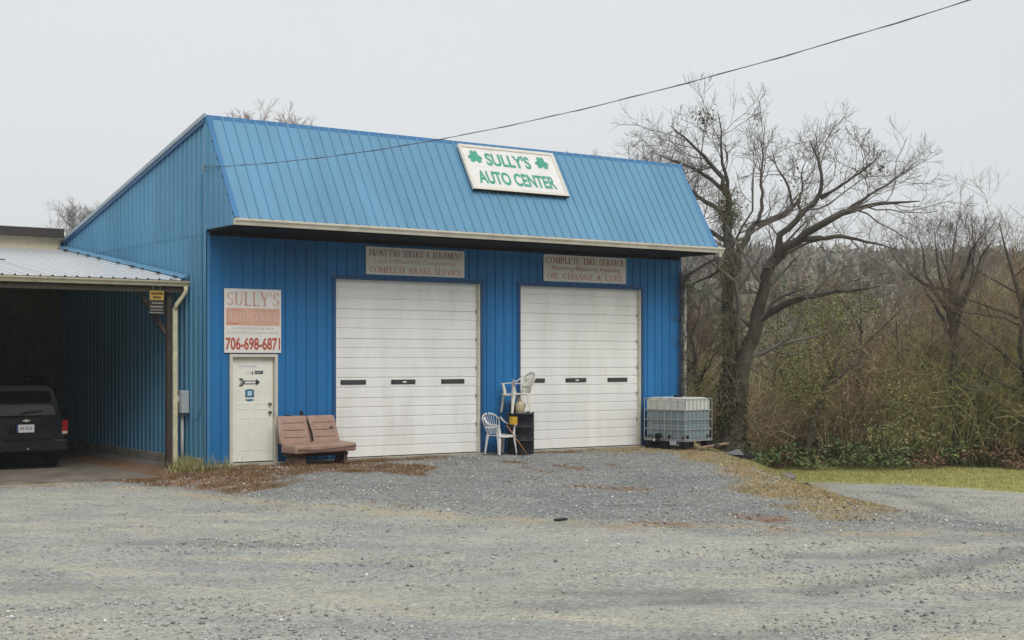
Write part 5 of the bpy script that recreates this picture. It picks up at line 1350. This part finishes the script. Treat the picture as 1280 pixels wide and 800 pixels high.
# saplings through the brush
rng = np.random.default_rng(77)
sap = [(960, 47, 6.0), (985, 52, 5.5), (1022, 48, 5.3), (1046, 55, 6.2), (1060, 46, 4.6), (1098, 50, 5.0), (1115, 57, 6.8), (1128, 46, 4.4), (1150, 52, 5.8), (1166, 47, 4.6),
       (1206, 50, 6.0), (1222, 45, 4.6), (1240, 54, 7.4), (1252, 48, 5.6), (1268, 57, 7.0), (1300, 50, 6.0), (940, 56, 5.5), (888, 50, 5.0), (862, 46, 4.2), (1330, 52, 6.5), (1036, 62, 6.8), (1140, 64, 7.0), (1200, 63, 7.4)]
for i, (px, zc, top) in enumerate(sap):
    simple_tree('bare_sapling', 'thin bare sapling growing up through the brown brush', px, 555, zc + 2.5, top, 200 + i, lean=tuple(rng.normal(scale=.5, size=2)), r0=float(rng.uniform(.04, .085)), nl=7, K=(4, 4, 3),
                mc=(BARK_B, BARK_G, BARK_R)[i % 3], group='bare saplings in the brush', low=.25, spread=.38, up=.9, rm=(.008, .006, .0055))

# ------------------------------------------------------------------ brush, creepers, ground ivy, grass
POLY = np.array([(12.7, 4.4), (16.2, 3.7), (19.5, 6.0), (23.1, 6.5), (28.7, 2.5), (40, -5.5), (58, -17), (74, 6), (52, 40), (12.7, 30)])
def in_poly(x, y):
    c = np.zeros(x.shape, bool)
    for (x0, y0), (x1, y1) in zip(POLY, np.roll(POLY, -1, 0)):
        h = (y0 > y) != (y1 > y); c ^= h & (x < (x1 - x0) * (y - y0) / (y1 - y0 + 1e-12) + x0)
    return c
def scatter(n, lo, hi, rng, test):
    out = []
    while sum(len(o) for o in out) < n:
        p = rng.uniform(lo, hi, (n * 3, 2)); out.append(p[test(p[:, 0], p[:, 1])])
    return np.concatenate(out)[:n]
def seen(x, y):
    u, t = cam_ut(x, y); return (u / t > .10) & (u / t < .42)
rng = np.random.default_rng(90)
def wdepth(x, y): return wood_w(x, y)
NB = 12000
def front_bias(x, y):
    w = np.maximum(wood_w(x, y), 0); return in_poly(x, y) & seen(x, y) & (rng.uniform(size=x.shape) < np.exp(-w / 12.0) + .08)
xy = scatter(NB, (12, -18), (75, 40), rng, front_bias)
u_, t_ = cam_ut(xy[:, 0], xy[:, 1])
hgt = (1.75 + 4.3 * fbm(xy[:, 0] / 4, xy[:, 1] / 4, 41) ** 1.3 * 1.5) * rng.uniform(.45, 1.1, NB) * (.75 + .5 * S((u_ / t_ - .13) / .2)) * np.where(u_ / t_ < .19, .7, 1)
p0 = np.stack([xy[:, 0], xy[:, 1], ground_h(xy[:, 0], xy[:, 1]) - .05], 1)
d = rng.normal(scale=.22, size=(NB, 3)); d[:, 2] = 1
pts = [p0]
for k in range(6):
    d = d + rng.normal(scale=.18, size=(NB, 3)); d[:, 2] += np.where(k < 3, .15, -.14); d /= np.linalg.norm(d, axis=1, keepdims=True); pts.append(pts[-1] + d * (hgt / 6)[:, None])
stem = np.stack(pts, 1); rad = rng.uniform(.009, .02, (NB, 1)) * np.linspace(1, .35, 7)[None]
tw1 = spawn(stem, rad, 4, rng, t0=.2, lf=(.25, .5), ang=(25, 75), up=.1, npts=4, rfrac=.6, wig=.3, rmin=.0055)
sel = rng.choice(len(tw1[0]), 34000, replace=False)
tw2 = spawn(tw1[0][sel], tw1[1][sel], 1, rng, t0=.2, lf=(.3, .7), ang=(25, 75), up=.0, npts=3, rfrac=.7, wig=.3, rmin=.005)
cols = [(.36, .245, .135), (.44, .33, .185), (.27, .175, .095), (.47, .38, .24), (.33, .29, .13), (.40, .265, .16)]
V, F = tubes([(stem, rad), tw1, tw2], 3)
zone = fbm(stem[:, 0, 0] / 5, stem[:, 0, 1] / 5, 55)
cs = pick(cols, NB, rng) * np.array([1.06, 1.12, 1.2]); cs = np.where((zone > .56)[:, None], cs * np.array([.85, 1.0, .7]), cs)
ctw = np.repeat(cs, 4, 0)
colv = np.concatenate([np.repeat(cs, 7 * 3, 0), np.repeat(ctw, 4 * 3, 0), np.repeat(ctw[sel], 3 * 3, 0)])
tag(link('undergrowth', np_mesh('undergrowth', V, F, VCOL, col=colv)), 'tangled leafless brown brush behind the drive', kind='stuff')
# dead leaves and green creeper leaves caught in the brush
NLF = 46000
k = rng.integers(0, len(tw1[0]), NLF); q = rng.uniform(0, 1, NLF)[:, None]
C0 = tw1[0][k, 1] * (1 - q) + tw1[0][k, 3] * q + rng.normal(scale=.06, size=(NLF, 3))
V, F = leaf_quads(C0, .042, rng)
zn = fbm(C0[:, 0] / 3.2, C0[:, 1] / 3.2 + C0[:, 2] / 3, 61)
grn = pick([(.16, .19, .06), (.12, .16, .05), (.22, .22, .085)], NLF, rng); brn = pick([(.30, .19, .11), (.38, .26, .16), (.22, .14, .085), (.34, .26, .17)], NLF, rng)
gm = (zn > .57) | (rng.uniform(size=NLF) < .10)
tag(link('hanging_leaves', np_mesh('hanging_leaves', V, F, VCOL, col=np.repeat(np.where(gm[:, None], grn, brn), 4, 0))), 'dry brown and olive leaves caught in the brush', kind='stuff')
# olive creeper curtains (two or three denser clumps)
cc = []
for a, b, z, sx_, sz_, n in ((1020, 400, 44, 1.1, 1.3, 2600), (1000, 470, 43.5, .9, 1.0, 1800), (1060, 385, 47, 1.2, .9, 1500), (1120, 500, 45, .6, .8, 900), (880, 470, 43, .8, 1.2, 1100), (1115, 545, 44, 1.2, .5, 1200), (960, 420, 46, 1.0, 1.4, 1400)):
    cc.append(P(a, b, z) + rng.normal(size=(n, 3)) * np.array([sx_, sx_, sz_]) * .55)
cc = np.concatenate(cc); cc[:, 2] = np.maximum(cc[:, 2], ground_h(cc[:, 0], cc[:, 1]) + .05)
V, F = leaf_quads(cc, .045, rng)
tag(link('olive_creeper_foliage', np_mesh('olive_creeper_foliage', V, F, VCOL, col=np.repeat(pick([(.18, .20, .07), (.22, .22, .09), (.14, .18, .055), (.26, .23, .11)], len(cc), rng), 4, 0))), 'olive creeper foliage hanging in the trees', kind='stuff')
# ground ivy along the front of the brush
EDGE = [P(928, 560, 39.5)[:2], np.array((16.5, 3.6)), np.array((19.5, 5.6)), np.array((23.1, 6.0)), np.array((28.7, 2.0)), np.array((40, -6)), np.array((52, -14))]
def edge_pts(n, rng, back, fwd):
    s = np.r_[0, np.cumsum([np.hypot(*(b - a)) for a, b in zip(EDGE[:-1], EDGE[1:])])]
    q = rng.uniform(0, s[-1], n); x = np.interp(q, s, [e[0] for e in EDGE]); y = np.interp(q, s, [e[1] for e in EDGE])
    o = rng.uniform(-fwd, back, n); return x + o * .58, y + o * .81, o, q
NI = 42000
x, y, o, q = edge_pts(NI, rng, 2.3, .9)
o = o - 1.2 * (vnoise(q / 1.3, q * 0, 71) - .4)
hm = .2 + 1.25 * fbm(x / 1.6, y / 1.6, 70) * np.clip((o + .7) / 1.6, .05, 1)
keep = (o > -.95) & (fbm(x / 2.4, y / 2.4, 75) > .34)
C1 = np.stack([x, y, ground_h(x, y) + hm * rng.uniform(.2, 1.0, NI) ** .5], 1)[keep]
V, F = leaf_quads(C1, .075, rng, .8)
redz = fbm(C1[:, 0] / 2.6, C1[:, 1] / 2.6, 74) + .22 * (cam_ut(C1[:, 0], C1[:, 1])[0] / cam_ut(C1[:, 0], C1[:, 1])[1] > .31)
gcol = np.where((redz > .60)[:, None], pick([(.22, .12, .08), (.28, .165, .10), (.14, .13, .06)], len(C1), rng), pick([(.12, .19, .065), (.16, .24, .085), (.22, .29, .12), (.13, .175, .065), (.26, .2, .11)], len(C1), rng))
tag(link('ground_ivy', np_mesh('ground_ivy', V, F, VCOL, col=np.repeat(gcol, 4, 0))), 'low green ivy and bramble along the edge of the brush', kind='stuff')

# grass blades
def blades(pos, h, w, cols, rng, lean=.5):
    n = len(pos); a = rng.uniform(0, 2 * np.pi, n); b = np.stack([np.cos(a), np.sin(a), np.zeros(n)], 1) * (w * rng.uniform(.6, 1.4, n))[:, None]
    tip = pos + np.stack([rng.normal(scale=lean, size=n) * h, rng.normal(scale=lean, size=n) * h, h], 1)
    V = np.stack([pos - b, pos + b, tip], 1).reshape(-1, 3)
    return V, np.arange(n * 3).reshape(n, 3), np.repeat(cols, 3, 0)
def grass_field(name, label, n, lo, hi, maskf, hr, w, palette, seed, lean=.5, tuft=None):
    rg = np.random.default_rng(seed)
    def test(x, y): return rg.uniform(size=x.shape) < maskf(x, y)
    p = scatter(n, lo, hi, rg, test)
    pos = np.stack([p[:, 0], p[:, 1], ground_h(p[:, 0], p[:, 1]) - .01], 1)
    h = rg.uniform(hr[0], hr[1], n) * (.5 + fbm(p[:, 0] / .6, p[:, 1] / .6, seed))
    cl_ = pick(palette, n, rg)
    if name == 'bank_grass':
        gr_ = S((shoulder(p[:, 0], p[:, 1]) + .5) / 1.2) * S((p[:, 1] + 9) / 4) * (rg.uniform(size=n) < .85)
        cl_ = np.where((rg.uniform(size=n) < gr_)[:, None], pick([(.30, .30, .09), (.24, .28, .08), (.36, .32, .13)], n, rg), cl_)
    V, F, c = blades(pos, h, w, cl_, rg, lean)
    return tag(link(name, np_mesh(name, V, F, VCOL, col=c)), label, kind='stuff')
STR = [(.34, .25, .13), (.40, .31, .17), (.30, .18, .10), (.24, .13, .075)]
grass_field('dead_weeds', 'dead reddish weeds along the foot of the shop wall', 22000, (-2.8, -4.5), (9.5, .0), lambda x, y: m_weed(x, y, fbm(x / 1.5, y / 1.5, 21)) * soft(fbm(x / .5, y / .5, 81), .36, .56) * ((y < -.06) | (x < -.1)) * (~((x > 2.5) & (x < 10.9) & (y > -.14))), (.015, .075), .006, [(.22, .11, .065), (.27, .15, .085), (.17, .085, .05), (.33, .24, .13), (.20, .19, .08)], 82, .8)
grass_field('bank_grass', 'straw coloured grass over the bank beside the gravel', 30000, (3.5, -14), (17, 4), lambda x, y: m_berm(x, y, fbm(x / 1.5, y / 1.5, 21)) * soft(fbm(x / .8, y / .8, 83), .38, .62) * ((y < -.1) | (x > 12.2)), (.015, .07), .007, [(.48, .38, .21), (.44, .34, .18), (.40, .29, .15), (.34, .22, .12), (.36, .33, .13)], 84, .7)
grass_field('lawn_grass', 'yellow green grass strip beyond the gravel drive', 40000, (17, -16), (42, 9), lambda x, y: m_lawn(x, y, fbm(x / 1.5, y / 1.5, 21)) * (wood_w(x, y) < 1.5) * seen(x, y), (.03, .09), .010, [(.36, .37, .12), (.42, .39, .15), (.30, .33, .10), (.48, .41, .20)], 85, .7)
rg2 = np.random.default_rng(12)
pos = np.concatenate([np.array([-.32, .25, 0]) + rg2.normal(size=(420, 3)) * np.array([.16, .22, 0]), np.array([-.05, -.35, 0]) + rg2.normal(size=(160, 3)) * np.array([.22, .12, 0])])
pos = pos[(pos[:, 0] < -.06) | (pos[:, 1] < -.1)]
pos[:, 2] = ground_h(pos[:, 0], pos[:, 1]) - .01
V, F, c = blades(pos, rg2.uniform(.10, .34, len(pos)), .008, pick([(.36, .32, .15), (.16, .19, .06), (.20, .22, .08), (.42, .35, .19)], len(pos), rg2), rg2, .45)
tag(link('grass_tuft', np_mesh('grass_tuft', V, F, VCOL, col=c)), 'tall tuft of green and straw grass at the shop corner', 'grass tuft')
# dead leaves on the ground by the wall and over the bank
NLT = 5200
lp = scatter(NLT, (-2.8, -13), (13, 0), rg2, lambda x, y: (rg2.uniform(size=x.shape) < .03 + np.maximum(m_weed(x, y, fbm(x / 1.5, y / 1.5, 21)), .5 * m_berm(x, y, fbm(x / 1.5, y / 1.5, 21)))) & (y < -.3) & (road_edge(cam_ut(x, y)[0]) < cam_ut(x, y)[1]))
C4 = np.stack([lp[:, 0], lp[:, 1], ground_h(lp[:, 0], lp[:, 1]) + .012], 1)
V, F = leaf_quads(C4, .028, rg2, 2.0)
tag(link('leaf_litter', np_mesh('leaf_litter', V, F, VCOL, col=np.repeat(pick([(.27, .15, .09), (.34, .21, .12), (.19, .105, .065), (.42, .30, .19)], NLT, rg2), 4, 0))), 'dead brown leaves strewn by the wall and bank', kind='stuff')
# ivy round the foot of the big tree
NIV = 1700
q_ = rg2.uniform(0, 1, NIV) ** 1.3; aa = rg2.uniform(0, 2 * np.pi, NIV); c0 = np.array(P(915, 560, ZT)); rr_ = .42 - .14 * q_ + rg2.normal(scale=.06, size=NIV)
C5 = np.stack([c0[0] + rr_ * np.cos(aa), c0[1] + rr_ * np.sin(aa), gz(c0[0], c0[1]) + q_ * 2.6], 1)
V, F = leaf_quads(C5, .055, rg2)
child(link('trunk_ivy', np_mesh('trunk_ivy', V, F, VCOL, col=np.repeat(pick([(.06, .075, .03), (.085, .08, .045), (.05, .05, .03)], NIV, rg2), 4, 0))), big)
# twiggy creeper on the far wall corner
n = 420
p0 = np.stack([W + .06 + rg2.normal(scale=.10, size=n), -.10 + rg2.normal(scale=.08, size=n) * .8 - .02, rg2.uniform(.9, 4.1, n)], 1)
pts = [p0]; dd = rg2.normal(size=(n, 3)) * .6; dd[:, 2] += .4
for k in range(4):
    dd = dd + rg2.normal(scale=.6, size=(n, 3)); dd /= np.linalg.norm(dd, axis=1, keepdims=True); pts.append(pts[-1] + dd * rg2.uniform(.05, .12, (n, 1)))
V, F = tubes([(np.stack(pts, 1), np.full((n, 5), .005))], 3)
tag(link('dead_creeper', np_mesh('dead_creeper', V, F, mat('dead_creeper_stem', (.10, .075, .055), .9, .3, 5))), 'dead creeper twigs clinging to the far corner downspout', 'creeper')

# loose crushed stone lying on the yard
NS = 60000
def stone_w(x, y):
    u, t = cam_ut(x, y); ok = (np.abs(u / t) < .39) & (t > 8.5) & (t < 40) & (y < -.25) & ((shoulder(x, y) < 1.0) | (lawn_e(x, y) < -.3))
    ap = soft(t - road_edge(u), -.5, 1.0)
    return ok * np.clip(.06 + .75 * ap + .5 * soft(fbm(x / 2, y / 2, 95), .52, .62), 0, 1) * np.clip(18 / t, .3, 1)
sp = scatter(NS, (-14, -24), (20, -.25), rng, lambda x, y: rng.uniform(size=x.shape) < stone_w(x, y))
octv = np.array([(1, 0, 0), (-1, 0, 0), (0, 1, 0), (0, -1, 0), (0, 0, 1), (0, 0, -1)], float); octf = np.array([(0, 2, 4), (2, 1, 4), (1, 3, 4), (3, 0, 4), (2, 0, 5), (1, 2, 5), (3, 1, 5), (0, 3, 5)])
sz = np.minimum(rng.lognormal(math.log(.0082), .5, NS), .026)[:, None, None]
ang = rng.uniform(0, 2 * np.pi, NS); ca, sa = np.cos(ang), np.sin(ang)
ov = octv[None] * rng.uniform(.6, 1.3, (NS, 6, 1)) * np.array([1.2, 1, .75]) * sz
ov = np.stack([ov[..., 0] * ca[:, None] - ov[..., 1] * sa[:, None], ov[..., 0] * sa[:, None] + ov[..., 1] * ca[:, None], ov[..., 2]], -1)
ov += np.stack([sp[:, 0], sp[:, 1], ground_h(sp[:, 0], sp[:, 1]) + sz[:, 0, 0] * .35], 1)[:, None]
sc_ = pick([(.35, .355, .36), (.31, .315, .32), (.42, .42, .41), (.27, .275, .28), (.39, .38, .35), (.55, .55, .54)], NS, rng)
tag(link('loose_gravel', np_mesh('loose_gravel', ov.reshape(-1, 3), (octf[None] + (np.arange(NS) * 6)[:, None, None]).reshape(-1, 3), VCOL, col=np.repeat(sc_, 6, 0))), 'loose grey crushed stone scattered over the yard', kind='stuff')

# far wooded hill
rng = np.random.default_rng(33)
NT, NK = 4200, 46
t = rng.uniform(95, 470, NT); r_ = rng.uniform(.02, .42, NT); u = r_ * t
cx_, cy2 = CAM[0] + u * RT[0] + t * FW[0], CAM[1] + u * RT[1] + t * FW[1]
hh = rng.uniform(6, 12, NT) * np.where(t < 160, .62, 1.0)
ctr = np.stack([cx_, cy2, ground_h(cx_, cy2) + hh * .55], 1)
off = rng.normal(size=(NT, NK, 3)); off /= np.linalg.norm(off, axis=2, keepdims=True); off *= rng.uniform(.3, 1, (NT, NK, 1)) ** .5
off *= np.stack([hh * .30, hh * .30, hh * .5], 1)[:, None]
C2 = (ctr[:, None] + off).reshape(-1, 3)
nf = len(C2); tri = rng.normal(size=(nf, 3, 3)) * (np.repeat(hh, NK) * .055)[:, None, None]; tri[:, :, 2] *= 1.5
pine = rng.uniform(size=NT) < .16
tc = np.where(pine[:, None], pick([(.09, .12, .07), (.11, .14, .08)], NT, rng), pick([(.23, .205, .18), (.20, .18, .155), (.26, .22, .18), (.21, .205, .155)], NT, rng))
tag(link('far_forest', np_mesh('far_forest', (C2[:, None] + tri).reshape(-1, 3), np.arange(nf * 3).reshape(-1, 3), VCOL, col=np.repeat(np.repeat(tc, NK, 0), 3, 0))), 'leafless forest covering the far hill', kind='stuff')

# unseen woods added behind and beside the viewpoint to darken shop front and carport
NT, NK = 900, 90
u = rng.uniform(-75, 135, NT); t = rng.uniform(-46, -13, NT)
side_ = rng.uniform(size=NT) < .3; u = np.where(side_, rng.uniform(55, 125, NT), u); t = np.where(side_, rng.uniform(-15, 25, NT), t)
cx_, cy2 = CAM[0] + u * RT[0] + t * FW[0], CAM[1] + u * RT[1] + t * FW[1]
hh = rng.uniform(13, 20, NT)
off = rng.normal(size=(NT, NK, 3)); off /= np.linalg.norm(off, axis=2, keepdims=True); off *= rng.uniform(.2, 1, (NT, NK, 1)) ** .5
off *= np.stack([hh * .22, hh * .22, hh * .5], 1)[:, None]
C3 = (np.stack([cx_, cy2, ground_h(cx_, cy2) + hh * .48], 1)[:, None] + off).reshape(-1, 3)
tri = rng.normal(size=(len(C3), 3, 3)) * .62
tc = pick([(.05, .07, .035), (.07, .085, .04), (.09, .08, .055), (.11, .09, .065)], NT, rng)
tag(link('shading_woods', np_mesh('shading_woods', (C3[:, None] + tri).reshape(-1, 3), np.arange(len(C3) * 3).reshape(-1, 3), VCOL, col=np.repeat(np.repeat(tc, NK, 0), 3, 0))), 'unseen dark woods added to shade the shop front', kind='stuff')

# ------------------------------------------------------------------ haze in the air
hz = bpy.data.materials.new('damp_air'); hz.use_nodes = True
hn, hl = hz.node_tree.nodes, hz.node_tree.links
hn.clear()
ho = hn.new('ShaderNodeOutputMaterial'); pv = hn.new('ShaderNodeVolumePrincipled')
pv.inputs['Color'].default_value = (.88, .91, .95, 1); pv.inputs['Density'].default_value = .0005
hl.new(pv.outputs[0], ho.inputs['Volume'])
hb = MB().box(-700, 700, -700, 700, -12, 75).build('haze', hz)
tag(hb, kind='stuff')
